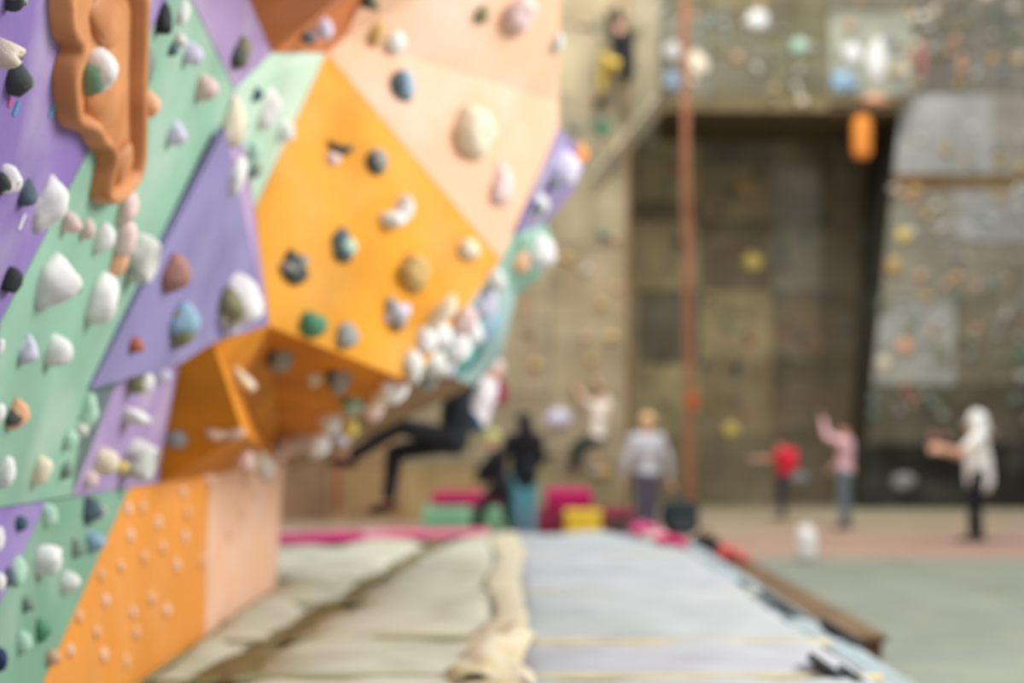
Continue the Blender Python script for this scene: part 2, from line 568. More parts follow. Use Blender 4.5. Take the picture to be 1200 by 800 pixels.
def hold(px, py, w, h, kind, col, label, rot=0.0, group='climbing holds on the coloured wall', bvh=None, second=None, near=None, pscale=1.0, bolt=True):
    """a bolted hold centred in view at (px, py), w x h pixels across"""
    bvh = bvh or NEAR_BVH
    o3 = Vector((0, 0, CAM_H))
    qx, qy = px, py
    for _ in range(3):
        loc, nor, idx, dist = bvh.ray_cast(o3, ray(qx, qy).normalized(), 60)
        if loc is None:
            print('hold missed', px, py)
            return None
        if nor.dot(o3 - loc) < 0:
            nor = -nor
        d = loc.y
        g = abs(nor.dot((o3 - loc).normalized()))
        wm, hm = w * 1.1 * d / F, h * 1.06 * d / F
        p = (wm * (0.34 + 0.44 * (1 - g))) * pscale
        mid = loc + nor * p * 0.5
        qx += px - (600 + F * mid.x / mid.y)
        qy += py - (HORIZON - F * (mid.z - CAM_H) / mid.y)
    # in-plane axes
    v = Vector((0, 0, 1)) - nor * nor.z
    v.normalize()
    u = v.cross(nor)
    fs = max(0.45, abs(u.x))
    M = Matrix((u, v, nor)).transposed()
    M = M @ Matrix.Rotation(math.radians(rot), 3, 'Z')
    hold_seed[0] += 1
    ww = wm if g > 0.6 else (wm * 0.55 + hm * 0.35)
    big = w >= 30
    me = hold_mesh(kind, ww, hm, p, hold_seed[0] * 0.77, 3 if w > 14 else 2)
    o = link_me('climbing_hold', me, hmat(col), None, True)
    o.matrix_world = Matrix.Translation(loc) @ M.to_4x4()
    if label:
        tag(o, label, 'hold', group)
    if second:
        me2 = hold_mesh('half', ww * 1.06, hm * 1.02, p * 0.9, hold_seed[0] * 0.77, 3)
        s = link_me('shade_or_tone_side', me2, hmat(second), o, True)  # darker half paints the hold's shaded side; a few are truly two-tone
        s.rotation_euler.z = math.radians(100)
        s.location = (-ww * 0.10, -hm * 0.06, 0)
    if big and bolt:
        b = bpy.data.objects.new('bolt', BOLT)
        if not BOLT.materials:
            BOLT.materials.append(BOLT_M)
        C.objects.link(b)
        b.parent = o
        hitl = max((vv.co.z for vv in me.vertices if abs(vv.co.x) < ww * 0.2 and abs(vv.co.y) < hm * 0.2), default=p * 0.5)
        b.location = (0, 0, hitl - 0.006)
    return o


G1 = 'holds on the upper left purple and green boards'
G2 = 'holds on the orange bulge'
G3 = 'holds on the pale peach facets'
G4 = 'holds on the low green and purple kick boards'
G5 = 'holds crowding the arris of the overhang'
HOLDS = [
    (12, 66, 46, 34, 'jug', 'cream', 'cream lipped jug hold at the edge of the purple board, above a grey crescent', 0, G1, None),
    (30, 96, 46, 28, 'wedge', 'greygreen', 'grey wedge hold on purple board just below the cream lipped jug', 0, G1, 'darkgrey'),
    (24, 1, 40, 14, 'bar', 'grey', 'grey flat hold cut by the top edge above the cream jug', 0, G1, 'darkgrey'),
    (174, 84, 28, 60, 'half', 'greygreen', 'grey-green half-round hold beside the brown-orange relief volume', 0, G1, None),
    (178, 123, 30, 30, 'ball', 'peach', 'round peach ball hold on green board beside the relief volume', 0, G1, None),
    (156, 128, 14, 18, 'ball', 'pale', 'little pale knob touching the round peach ball hold', 0, G1, None),
    (197, 24, 26, 38, 'wedge', 'black', 'black triangular wedge hold at the top of the green board', 0, G1, None),
    (216, 16, 16, 28, 'ball', 'white', 'small white hold touching the black triangular wedge', 0, G1, None),
    (212, 48, 18, 20, 'ball', 'pale', 'small pale knob just below the black triangular wedge', 0, G1, None),
    (228, 64, 26, 26, 'ball', 'lavender', 'lavender-white rounded hold below the black wedge, above a pinkish hold', 0, G1, None),
    (204, 60, 14, 14, 'ball', 'slate', 'tiny slate knob left of the lavender-white rounded hold', 0, G1, None),
    (287, 65, 24, 42, 'half', 'olive', 'olive upright hold on the purple strip under the rust panel', 0, G1, 'darkgrey'),
    (245, 104, 30, 30, 'ball', 'pink', 'pinkish rounded hold on green near the tip of the purple strip', 0, G1, None),
    (212, 158, 32, 28, 'wedge', 'lavender', 'pale lavender hold with a shaded side on green, right below the peach ball', 0, G1, None),
    (281, 146, 40, 60, 'wedge', 'cream', 'large cream and pink hold at the top corner of the purple triangular volume', 0, G1, None),
    (318, 128, 28, 44, 'ball', 'white', 'tall white hold on the mint panel beside the orange bulge', 0, G1, None),
    (302, 112, 16, 18, 'ball', 'teal', 'small dark teal knob on the mint panel', 0, G1, None),
    (337, 155, 26, 26, 'ball', 'white', 'round white hold at the lower edge of the mint panel', 0, G1, None),
    (300, 176, 20, 24, 'ball', 'mint', 'small mint hold between white holds beside the bulge', 0, G1, None),
    (282, 206, 22, 48, 'bar', 'white', 'slim white upright bar along the edge of the purple triangle', 0, G1, None),
    (300, 200, 18, 20, 'ball', 'greygreen', 'small grey-green knob right of the slim white bar', 0, G1, None),
    (14, 212, 32, 36, 'ball', 'white', 'white ball hold at the left edge of the purple board', 0, G1, 'darkgrey'),
    (38, 229, 30, 32, 'wedge', 'slate', 'slate-blue wedge hold between the white ball and the white cone', 0, G1, None),
    (65, 243, 40, 62, 'cone', 'white', 'tall white cone hold on the purple and green border', 0, G1, None),
    (86, 262, 26, 26, 'ball', 'pink', 'pinkish white hold, first in the chain right of the tall white cone', 0, G1, None),
    (105, 270, 20, 24, 'ball', 'pink', 'small pink hold, second in the chain right of the tall white cone', 0, G1, None),
    (125, 280, 26, 36, 'ball', 'white', 'white hold ending the chain right of the tall white cone', 0, G1, None),
    (153, 246, 26, 42, 'ball', 'pink', 'topmost pink hold of the upright stack under the relief volume', 0, G1, None),
    (150, 281, 27, 42, 'ball', 'pink', 'middle pink hold of the upright stack under the relief volume', 0, G1, None),
    (142, 308, 22, 38, 'ball', 'peach', 'peach lowest hold of the upright stack under the relief volume', 0, G1, None),
    (170, 305, 36, 58, 'ring', 'pale', 'pale ring-shaped hold with a hollow centre on the green board', 0, G1, None),
    (18, 331, 28, 38, 'half', 'black', 'black half-round hold alone on purple at the left edge', 0, G1, None),
    (75, 336, 58, 62, 'cone', 'white', 'largest white cone hold, in the middle of the green board', 0, G1, None),
    (125, 352, 38, 62, 'ball', 'white', 'long white oval hold right of the largest white cone', 0, G1, None),
    (210, 322, 36, 44, 'ball', 'brown', 'brownish pink ball hold on the purple triangular volume', 0, G1, None),
    (224, 380, 44, 56, 'half', 'blue', 'blue-grey half-round hold low on the purple triangular volume', 90, G1, 'olive'),
    (288, 356, 54, 62, 'ball', 'white', 'big white egg-shaped hold at the right corner of the purple volume', 0, G1, 'olive'),
    (272, 385, 20, 22, 'ball', 'lavender', 'little lavender knob under the big white egg-shaped hold', 0, G1, None),
    (38, 411, 28, 34, 'wedge', 'lavender', 'pale lavender wedge hold on green, left of the white half-moon', 0, G1, None),
    (75, 413, 42, 38, 'half', 'white', 'white half-moon hold on the green board', 25, G1, None),
    (162, 405, 20, 18, 'ball', 'rust', 'small rust-red knob on the purple triangular volume', 0, G1, None),
    (168, 447, 36, 32, 'ball', 'white', 'white ball hold with an olive side under the purple triangle', 0, G1, 'olive'),
    (193, 441, 18, 20, 'ball', 'lavender', 'small lavender knob right of the white and olive ball', 0, G1, None),
    (24, 486, 26, 36, 'ball', 'peach', 'pale peach hold alone on the lower green board', 0, G1, 'darkgrey'),
    (165, 491, 46, 34, 'bean', 'white', 'white bean-shaped hold on the pinkish purple board', 0, G1, None),
    (107, 484, 24, 44, 'ball', 'mint', 'tall mint hold on the border of green and purple boards', 0, G1, None),
    (97, 503, 18, 20, 'ball', 'pale', 'small pale knob at the foot of the tall mint hold', 0, G1, None),
    (84, 516, 18, 24, 'ball', 'mint', 'small mint knob lower left of the tall mint hold', 0, G1, None),
    (12, 554, 30, 38, 'wedge', 'white', 'white wedge hold just above the lip at the left edge', 0, G1, None),
    (52, 553, 24, 36, 'ball', 'cream', 'cream upright hold just above the lip, right of the white wedge', 0, G1, None),
    (128, 543, 36, 34, 'ball', 'cream', 'cream-yellow hold just above the lip on purple', 0, G1, None),
    (145, 548, 14, 16, 'ball', 'yellow', 'tiny yellow knob touching the cream-yellow hold', 0, G1, None),
    (166, 540, 42, 46, 'ring', 'pale', 'pale blue-white ring hold where the lip meets the orange bulge', 0, G1, None),
    (108, 562, 18, 20, 'ball', 'pink', 'small pink knob on the lip left of the cream-yellow hold', 0, G1, None),
    (80, 552, 16, 22, 'ball', 'greygreen', 'small grey-green hold on the lip between cream holds', 0, G1, None),
    (2, 407, 10, 20, 'ball', 'white', 'white hold cut by the left edge beside the lavender wedge', 0, G1, None),
    (1, 486, 14, 26, 'ball', 'white', 'white hold cut by the left edge beside the pale peach hold', 0, G1, None),
    # orange bulge
    (404, 172, 34, 22, 'crescent', 'darkgrey', 'dark slate crescent hold, topmost on the orange face', 0, G2, None),
    (393, 185, 18, 16, 'ball', 'pink', 'small pinkish knob below the dark slate crescent', 0, G2, None),
    (446, 188, 28, 28, 'ball', 'grey', 'grey round hold right of the dark slate crescent', 0, G2, 'darkgrey'),
    (472, 250, 48, 46, 'bean', 'white', 'large white kidney-shaped hold on the orange face', 40, G2, None),
    (408, 286, 36, 28, 'wedge', 'mint', 'mint-grey wedge hold in the middle of the orange face', 0, G2, 'slate'),
    (350, 310, 36, 34, 'bean', 'grey', 'grey two-lobed hold near the left side of the orange face', 30, G2, 'darkgrey'),
    (490, 318, 42, 42, 'rosette', 'tan', 'tan ball hold with bumpy texture on the orange face', 0, G2, None),
    (553, 292, 28, 24, 'ball', 'cream', 'small cream hold near the right tip of the orange face', 0, G2, None),
    (470, 366, 38, 22, 'bar', 'lavender', 'slanting pale bar hold below the tan bumpy ball', 25, G2, 'grey'),
    (370, 380, 34, 28, 'ball', 'green', 'dark green round hold low on the orange face', 0, G2, None),
    (411, 392, 34, 30, 'wedge', 'grey', 'grey wedge hold right of the dark green round hold', 0, G2, None),
    (327, 427, 36, 26, 'ball', 'grey', 'grey oval hold just under the crease of the orange bulge', 0, G2, 'slate'),
    (290, 450, 50, 32, 'bean', 'cream', 'cream bean-shaped hold on the shaded orange underside', -10, G2, None),
    (396, 451, 40, 22, 'bar', 'grey', 'long grey-blue hold on the underside near the arris', 0, G2, 'slate'),
    (368, 446, 20, 18, 'ball', 'cream', 'small cream knob left of the long grey-blue hold', 0, G2, None),
    (206, 517, 24, 22, 'ball', 'grey', 'lone grey knob in the shaded left corner of the orange bulge', 0, G2, None),
    (264, 512, 42, 24, 'bean', 'tanpink', 'tan bean-shaped hold on the shaded underside above the kick board', 0, G2, None),
    # peach facets
    (592, 216, 32, 50, 'wedge', 'pink', 'tall pale pink wedge hold low on the peach facet', 0, G3, None),
    (562, 155, 52, 58, 'rosette', 'cream', 'large cream rosette hold in the middle of the peach facet', 0, G3, None),
    (478, 98, 32, 34, 'wedge', 'blue', 'grey-blue wedge hold on the peach facet above the orange tip', 0, G3, 'slate'),
    (466, 52, 24, 26, 'ball', 'white', 'white knob high on the peach facet', 0, G3, None),
    (443, 42, 18, 30, 'ball', 'tan', 'tan upright hold beside the white knob on the peach facet', 0, G3, None),
    (567, 18, 18, 20, 'ball', 'olive', 'small olive knob near the top of the peach facet', 0, G3, None),
    (612, 20, 38, 42, 'jug', 'pink', 'pink cup-shaped hold at the top of the peach facet', 0, G3, None),
    (381, 36, 26, 24, 'ball', 'lavender', 'lavender-white knob under the rust panel edge', 0, G3, None),
    (363, 46, 22, 14, 'bar', 'slate', 'dark slate hold tucked under the rust panel', 0, G3, None),
    (437, 4, 30, 18, 'ball', 'olive', 'dark olive hold cut by the top edge beside the rust panel', 0, G3, 'darkgrey'),
    (655, 52, 14, 24, 'ball', 'pale', 'pale hold on the vertical outer edge of the peach facet', 0, G3, None),
    # kick boards
    (60, 656, 40, 36, 'rosette', 'white', 'white clustered hold in the middle of the green kick board', 0, G4, None),
    (84, 682, 28, 26, 'ball', 'white', 'white knob lower right of the white clustered hold', 0, G4, None),
    (24, 670, 18, 34, 'ball', 'mint', 'pale mint upright hold left of the white clustered hold', 0, G4, None),
    (115, 598, 36, 28, 'wedge', 'pale', 'pale grey wedge hold at the top of the green kick board', 0, G4, 'slate'),
    (60, 604, 20, 28, 'ball', 'mint', 'mint hold below the lip left of the pale grey wedge', 0, G4, None),
    (114, 634, 26, 26, 'ball', 'blue', 'pale blue knob beside the orange kick board', 0, G4, None),
    (95, 642, 24, 22, 'wedge', 'greygreen', 'grey-green wedge left of the pale blue knob', 0, G4, None),
    (27, 614, 18, 18, 'ball', 'teal', 'dark teal knob on the purple kick board', 0, G4, None),
    (1, 631, 10, 30, 'ball', 'white', 'white hold cut by the left edge on the purple kick board', 0, G4, None),
    (2, 682, 14, 24, 'ball', 'white', 'white hold cut by the left edge low on the purple kick board', 0, G4, None),
    (13, 676, 14, 22, 'ball', 'slate', 'slate hold at the lower border of the purple kick board', 0, G4, None),
    (35, 708, 18, 18, 'ball', 'greygreen', 'small grey-green knob below the white clustered hold', 0, G4, None),
    (53, 738, 22, 26, 'ball', 'green', 'dark green knob low on the green kick board', 0, G4, None),
    (30, 752, 20, 26, 'ball', 'mint', 'pale mint knob left of the dark green knob', 0, G4, None),
    (4, 772, 16, 26, 'ball', 'navy', 'navy blue knob at the lower left corner', 0, G4, None),
    (64, 770, 22, 18, 'ball', 'tanpink', 'tan knob at the foot of the orange kick board beside green', 0, G4, None),
    # crowding along the arris and the face beyond it
    (665, 200, 40, 42, 'ball', 'lavender', 'large lavender-white hold on the purple board beyond the peach edge', 0, G5, None),
    (650, 217, 14, 14, 'ball', 'greygreen', 'small grey-green knob under the large lavender-white hold', 0, G5, None),
    (634, 243, 22, 28, 'ball', 'pale', 'pale hold low on the purple board beyond the peach edge', 0, G5, 'slate'),
    (681, 184, 16, 30, 'ball', 'orange', 'small orange hold at the outer tip of the purple board', 0, G5, None),
    (638, 287, 34, 40, 'ball', 'white', 'white hold at the outer end of the green board beyond the arris', 0, G5, None),
    (612, 310, 24, 26, 'ball', 'peach', 'peach knob in the middle of the green board beyond the arris', 0, G5, None),
    (598, 285, 30, 34, 'ball', 'pale', 'pale rounded hold at the inner end of the green board beyond the arris', 0, G5, None),
    (585, 330, 30, 26, 'wedge', 'pale', 'pale wedge hold under the green board beyond the arris', 0, G5, None),
    (524, 366, 62, 18, 'bar', 'cream', 'long cream bar running along the arris of the orange bulge', 42, G5, None),
    (566, 352, 28, 40, 'ball', 'lavender', 'lavender upright hold right of the long cream bar', 0, G5, None),
    (548, 378, 26, 34, 'ball', 'pink', 'pinkish hold below the long cream bar', 0, G5, None),
    (520, 392, 30, 34, 'ball', 'white', 'white hold under the lower end of the long cream bar', 0, G5, None),
    (537, 410, 34, 40, 'ball', 'white', 'largest white hold above the climber in black', 0, G5, None),
    (573, 388, 22, 50, 'bar', 'blue', 'pale blue upright bar on the teal panel', 0, G5, None),
    (510, 425, 28, 34, 'ball', 'pale', 'pale hold left of the largest white hold above the black climber', 0, G5, None),
    (487, 430, 26, 38, 'ball', 'pale', 'pale grey hold where the crease meets the arris', 0, G5, None),
    (562, 410, 15, 62, 'bar', 'deepteal', 'dark teal upright bar at the outer edge above the climbers', 0, G5, None),
    (548, 420, 13, 50, 'bar', 'aqua', 'aqua upright bar beside the dark teal bar above the climbers', 0, G5, None),
    (503, 398, 26, 30, 'ball', 'white', 'white hold at the lower left of the long cream bar', 0, G5, None),
    (556, 395, 22, 34, 'ball', 'white', 'white upright hold left of the pale blue bar on the teal panel', 0, G5, None),
    (524, 432, 26, 26, 'ball', 'lavender', 'lavender-white hold just above the head of the climber in black', 0, G5, None),
    (500, 450, 24, 26, 'ball', 'grey', 'grey hold on the arris left of the head of the climber in black', 0, G5, None),
    (446, 470, 22, 24, 'ball', 'cream', 'small cream hold on the arris between white and pinkish holds', 0, G5, None),
    (356, 520, 22, 24, 'ball', 'pale', 'small pale hold between pink and white holds low on the arris', 0, G5, None),
    (329, 530, 22, 24, 'ball', 'white', 'small white hold near the kick board corner', 0, G5, None),
    (302, 541, 22, 24, 'ball', 'cream', 'small cream hold on the lip between pinkish and pale holds', 0, G5, None),
    (460, 462, 32, 36, 'ball', 'white', 'large white hold on the arris straight above the raised knee of the climber in black', 0, G5, None),
    (436, 484, 28, 26, 'ball', 'pink', 'pinkish hold on the arris below the small cream hold', 0, G5, None),
    (411, 478, 28, 26, 'ball', 'mint', 'mint hold on the arris below the long grey-blue hold', 0, G5, 'green'),
    (386, 499, 30, 28, 'ball', 'white', 'white hold on the arris left of the small yellow knob', 0, G5, None),
    (406, 504, 22, 22, 'ball', 'yellow', 'small yellow knob on the low arris', 0, G5, None),
    (395, 514, 26, 22, 'ball', 'lavender', 'lavender hold directly under the small yellow knob', 0, G5, None),
    (372, 524, 30, 28, 'ball', 'white', 'white hold on the lowest part of the arris above the black foot', 0, G5, None),
    (342, 524, 28, 30, 'ball', 'pink', 'pink hold near the low end of the arris', 0, G5, None),
    (316, 536, 28, 26, 'ball', 'pale', 'pale hold at the low end of the arris on the kick board corner', 0, G5, None),
    (288, 543, 24, 24, 'ball', 'pink', 'pinkish hold on the lip above the peach kick board', 0, G5, None),
]
for (px, py, w, h, kd, col, lab, rot, grp, sec) in HOLDS:
    hold(px, py, w, h, kd, col, lab, rot, grp, second=sec)
# tiny foot chips on the orange kick board: nothing tells most of them apart
for (px, py) in [(216, 576), (221, 601), (187, 612), (154, 628), (192, 641), (170, 652), (208, 662), (143, 663), (125, 703), (157, 718), (179, 701), (197, 715), (115, 741), (161, 741), (94, 722),
                 (84, 762), (123, 767), (149, 775), (120, 673), (239, 657), (245, 561), (218, 629), (168, 593), (152, 596)]:
    hold(px, py, 16, 17, 'ball', random.choice(['chip', 'chip2', 'chip2']), 'small tan round foot chip on the orange kick board', 0, 'foot chips on the orange kick board', bolt=False, pscale=0.5)
for (px, py) in [(302, 579), (285, 600), (270, 625)]:
    hold(px, py, 14, 15, 'ball', 'chip2', 'small pinkish foot chip on the peach kick board', 0, 'foot chips on the peach kick board', bolt=False, pscale=0.5)

# brown-orange relief volume with a raised rim
VOL_SHIFT = -5
VOL = [(62, -40), (64, 28), (70, 44), (79, 52), (70, 72), (67, 92), (70, 120), (74, 144), (92, 148), (102, 154), (106, 166), (118, 174), (119, 190), (113, 214), (111, 230), (122, 237), (136, 228),
       (150, 212), (158, 190), (160, 150), (159, 90), (160, 40), (162, -40)]
vb = [p1(x + VOL_SHIFT, y) for x, y in VOL]
vo = Vector(sum(vb, Vector()) / len(vb))
u1 = Vector((0, 1, 0))
v1 = Vector((TILT, 0, 1)).normalized()
loc2 = [((p - vo).dot(u1), (p - vo).dot(v1)) for p in vb]


def smooth_closed(pts, n=2):
    for _ in range(n):
        out = []
        m = len(pts)
        for i in range(m):
            a, b = pts[i], pts[(i + 1) % m]
            out.append((a[0] * 0.75 + b[0] * 0.25, a[1] * 0.75 + b[1] * 0.25))
            out.append((a[0] * 0.25 + b[0] * 0.75, a[1] * 0.25 + b[1] * 0.75))
        pts = out
    return pts


def offset_poly(pts, dx):
    out = []
    m = len(pts)
    ar = sum(pts[i][0] * pts[(i + 1) % m][1] - pts[(i + 1) % m][0] * pts[i][1] for i in range(m))
    sg = 1 if ar > 0 else -1
    for i in range(m):
        a, b = Vector(pts[i - 1]), Vector(pts[(i + 1) % m])
        t = (b - a)
        if t.length < 1e-6:
            out.append(pts[i])
            continue
        t.normalize()
        n = Vector((-t.y, t.x)) * sg
        out.append((pts[i][0] + n.x * dx, pts[i][1] + n.y * dx))
    return out


vol_root = empty('relief_volume', vo, 'large brown-orange relief volume with raised rim and scooped hollow', 'volume')
ol = smooth_closed(loc2)
VM = mat((204, 142, 94), 0.45, 0.10, 5.0, 0.0, second=(170, 106, 60), second_amt=0.5)
bm = bmesh.new()
profile = [(-0.012, 0.0), (0.0, 0.04), (0.008, 0.058), (0.022, 0.064), (0.038, 0.05), (0.05, 0.014)]
rings = []
for ins, hgt in profile:
    q = offset_poly(ol, ins)
    rings.append([bm.verts.new(vo * 0 + u1 * a + v1 * b + P1_N * (hgt + 0.002)) for a, b in q])
m_ = len(ol)
for a in range(len(rings) - 1):
    for i in range(m_):
        bm.faces.new((rings[a][i], rings[a][(i + 1) % m_], rings[a + 1][(i + 1) % m_], rings[a + 1][i]))
link_bm('raised_rim', bm, VM, vol_root, True)
bm = bmesh.new()
q = offset_poly(ol, 0.045)
f = bm.faces.new([bm.verts.new(u1 * a + v1 * b + P1_N * 0.016) for a, b in q])
bmesh.ops.triangulate(bm, faces=[f])
link_bm('hollow_face', bm, VM, vol_root)
# inner swelling shapes of the relief
for (x, y, w, h, kd, nm) in ((118, 22, 72, 60, 'wedge', 'upper_boss'), (112, 118, 60, 62, 'ball', 'lower_boss'), (134, 190, 22, 60, 'bar', 'tail_ridge')):
    p = p1(x, y)
    d = p.y
    me = hold_mesh(kd, w * d / F * 1.9, h * d / F, 0.045, x * 0.1, 3)
    o = link_me(nm, me, VM, vol_root, True)
    Mx = Matrix((u1, v1, P1_N)).transposed().to_4x4()
    o.matrix_local = Matrix.Translation(p - vo + P1_N * 0.012) @ Mx
hold(122, 84, 54, 50, 'ball', 'white', 'white and green two-tone ball hold inside the brown-orange relief volume', 0, G1, second='midgreen')

# chalk and paint ticks on the purple board are thin painted strokes
tick_root = wall_left
for (x0, y0, x1, y1, c) in ((20, 118, 14, 134, (70, 150, 176)), (63, 118, 56, 136, (90, 160, 180)), (11, 114, 8, 124, (190, 80, 140)), (27, 250, 20, 268, (214, 210, 222))):
    a, b = p1(x0, y0), p1(x1, y1)
    s = Vector((0, 0.018, 0))
    plate('paint_tick', [a + P1_N * 0.004, a + P1_N * 0.004 + s, b + P1_N * 0.004 + s, b + P1_N * 0.004], mat(c, 0.8, 0.03), wall_left, 0.003, 0.0)

# far holds
FARC = ['pale', 'pale', 'grey', 'grey', 'tan', 'olive', 'olive', 'greygreen', 'greygreen', 'grey', 'tanpink', 'cream']
FARM = {}
far_specials = [
    (882, 306, 20, 'yellow', 'bright yellow round hold on a dark square panel of the far wall', 'ball', 20),
    (888, 22, 22, 'white', 'bright white round hold high on the far header', 'ball', 22),
    (655, 491, 26, 'lavender', 'white disc hold on the beige wall left of the white-shirted climber', 'ball', 22),
    (816, 74, 30, 'cream', 'large cream hold on the header just right of the red ropes', 'wedge', 28),
    (788, 60, 20, 'pale', 'pale grey hold on the header just left of the red ropes', 'ball', 22),
    (788, 94, 20, 'blue', 'bluish hold on the header below the pale grey hold left of the ropes', 'ball', 22),
    (1060, 276, 16, 'yellow', 'yellow-green round hold near the left edge of the right slab', 'ball', 16),
    (1048, 312, 18, 'tan', 'tan round hold below the yellow-green hold on the right slab', 'ball', 20),
    (937, 53, 18, 'mint', 'mint round hold high on the far header', 'ball', 18),
    (1128, 30, 16, 'olive', 'pale olive-yellow round hold high on the right slab', 'ball', 16),
    (1102, 60, 16, 'olive', 'olive round hold above the white panels of the right slab', 'ball', 16),
    (1036, 427, 16, 'cream', 'cream round hold in the lower white panel of the right slab', 'ball', 18),
    (1062, 405, 22, 'peach', 'peach smear-shaped hold in the middle of the lower white panel', 'wedge', 16),
    (1030, 70, 26, 'white', 'white slanting bar hold on the pale header panel', 'bar', 50),
    (1000, 62, 22, 'white', 'white rounded hold on the pale header panel', 'ball', 24),
    (990, 95, 32, 'blue', 'blue-grey wide hold at the lower edge of the pale header panel', 'wedge', 26),
    (1026, 116, 30, 'peach', 'peach hold under the pale header panel', 'bar', 14),
    (1082, 70, 14, 'brown', 'dark brown upright strip hold at the left of the right slab', 'bar', 60),
    (857, 503, 16, 'yellow', 'dim yellow hold low in the dark recess', 'ball', 16),
    (886, 525, 2, 'tan', None, 'ball', 2),
    (938, 560, 18, 'grey', 'small grey hold low on the dark base boards beside the red child', 'ball', 16),
    (1060, 564, 26, 'grey', 'wider grey hold on the dark base boards beyond the pink-shirted person', 'ball', 20),
    (645, 463, 2, 'peach', None, 'ball', 2),
    (1196, 418, 14, 'green', 'green hold at the right border of the slab', 'ball', 18),
    (872, 219, 14, 'tan', 'tan hold above the dark square with the yellow hold', 'ball', 14),
    (707, 150, 14, 'green', 'green hold on the sloping ledge of the beige wall', 'ball', 20),
]
for (px, py, w, c, lab, kd, h) in far_specials:
    if lab:
        hold(px, py, w, h, kd, c, lab, 0, None, FAR_BVH, bolt=False, pscale=0.8)
zones = [((775, -10, 1065, 125), 60, FARC), ((1060, -10, 1210, 108), 60, FARC), ((1050, 112, 1210, 204), 16, ['pale', 'white', 'cream', 'grey', 'tan']),
         ((1040, 215, 1210, 350), 66, ['pale', 'pale', 'grey', 'grey', 'tan', 'pale', 'greygreen', 'tanpink', 'white']), ((1028, 350, 1210, 450), 52, ['pale', 'grey', 'grey', 'tanpink', 'olive', 'greygreen']),
         ((1022, 450, 1210, 520), 26, ['olive', 'brown', 'grey', 'greygreen', 'tanpink']), ((742, 150, 960, 500), 70, ['olive', 'olive', 'greygreen', 'darkgrey', 'slate', 'olive', 'darkgrey', 'rust']),
         ((960, 150, 1040, 480), 12, ['darkgrey', 'slate', 'olive']), ((600, 250, 730, 560), 22, ['olive', 'tan', 'tanpink', 'pale', 'greygreen']), ((665, 10, 765, 200), 14, ['tan', 'olive', 'tanpink', 'greygreen'])]
zname = ['on the header over the recess', 'on the upper right slab', 'on the white panels of the right slab', 'on the middle of the right slab', 'beside the lower white panel', 'above the dark base boards',
         'in the dark recess', 'on the shaded side of the recess', 'on the beige far wall', 'high on the beige far wall']
CNAME = {'greygreen': 'grey-green', 'darkgrey': 'dark grey', 'tanpink': 'tan-pink', 'slate': 'slate-grey', 'rust': 'rust-red'}
small = []
protos = {}
for (zn, ((x0, y0, x1, y1), cnt, cs)), nm in zip(enumerate(zones), zname):
    for k in range(cnt):
        px, py = random.uniform(x0, x1), random.uniform(y0, y1)
        loc, nor, idx, dist = FAR_BVH.ray_cast(Vector((0, 0, CAM_H)), ray(px, py).normalized(), 60)
        if loc is None:
            continue
        if nor.dot(Vector((0, 0, CAM_H)) - loc) < 0:
            nor = -nor
        c = random.choice(cs)
        v = Vector((0, 0, 1)) - nor * nor.z
        v.normalize()
        sc = random.uniform(0.6, 1.35)
        M = Matrix.Translation(loc) @ (Matrix((v.cross(nor), v, nor)).transposed() @ Matrix.Rotation(random.uniform(0, 6.28), 3, 'Z')).to_4x4() @ Matrix.Scale(sc, 4)
        small.append((sc / loc.y, c, nm, M))
        if c not in protos:
            me = hold_mesh(random.choice(['ball', 'wedge', 'bean', 'half', 'cone']), 0.17, 0.15, 0.08, random.random() * 40, 2)
            for p in me.polygons:
                p.use_smooth = True
            me.materials.append(hmat(c))
            protos[c] = me
small.sort(key=lambda q: -q[0])
for _, c, nm, M in small[:135]:
    o = bpy.data.objects.new('climbing_hold', protos[c])
    C.objects.link(o)
    o.matrix_world = M
    cn = CNAME.get(c, c)
    tag(o, 'small %s climbing hold %s' % (cn, nm), 'hold', 'small %s holds %s' % (cn, nm))
bm = bmesh.new()
used = []
for _, c, nm, M in small[135:]:
    if c not in used:
        used.append(c)
    n0 = len(bm.faces)
    n1 = len(bm.verts)
    bm.from_mesh(protos[c])
    bm.verts.ensure_lookup_table()
    bm.faces.ensure_lookup_table()
    for v in bm.verts[n1:]:
        v.co = M @ v.co
    for f in bm.faces[n0:]:
        f.material_index = used.index(c)
me = bpy.data.meshes.new('far_hold_scatter')
bm.to_mesh(me)
bm.free()
for c in used:
    me.materials.append(hmat(c))
o = link_me('far_hold_scatter', me, None, None, True)
tag(o, 'many tiny coloured climbing holds scattered over the far climbing walls', 'holds')
o['kind'] = 'stuff'

# ------------------------------------------------------------------ crash pads
ZM = 0.5


def wrinkle(x, y, seed, amt):
    a = noise.noise(Vector((x * 1.6 + seed, y * 3.4, seed * 2.1)))
    b = noise.noise(Vector((x * 4.0 - seed, y * 9.0, seed)))
    return amt * (a * 0.030 + b * 0.012)


def valley(x, y):
    """trough along the seam near the wall"""
    c = -1.47 + (y - 5.5) * 0.085
    return -0.10 * math.exp(-((x - c) / 0.20) ** 2)


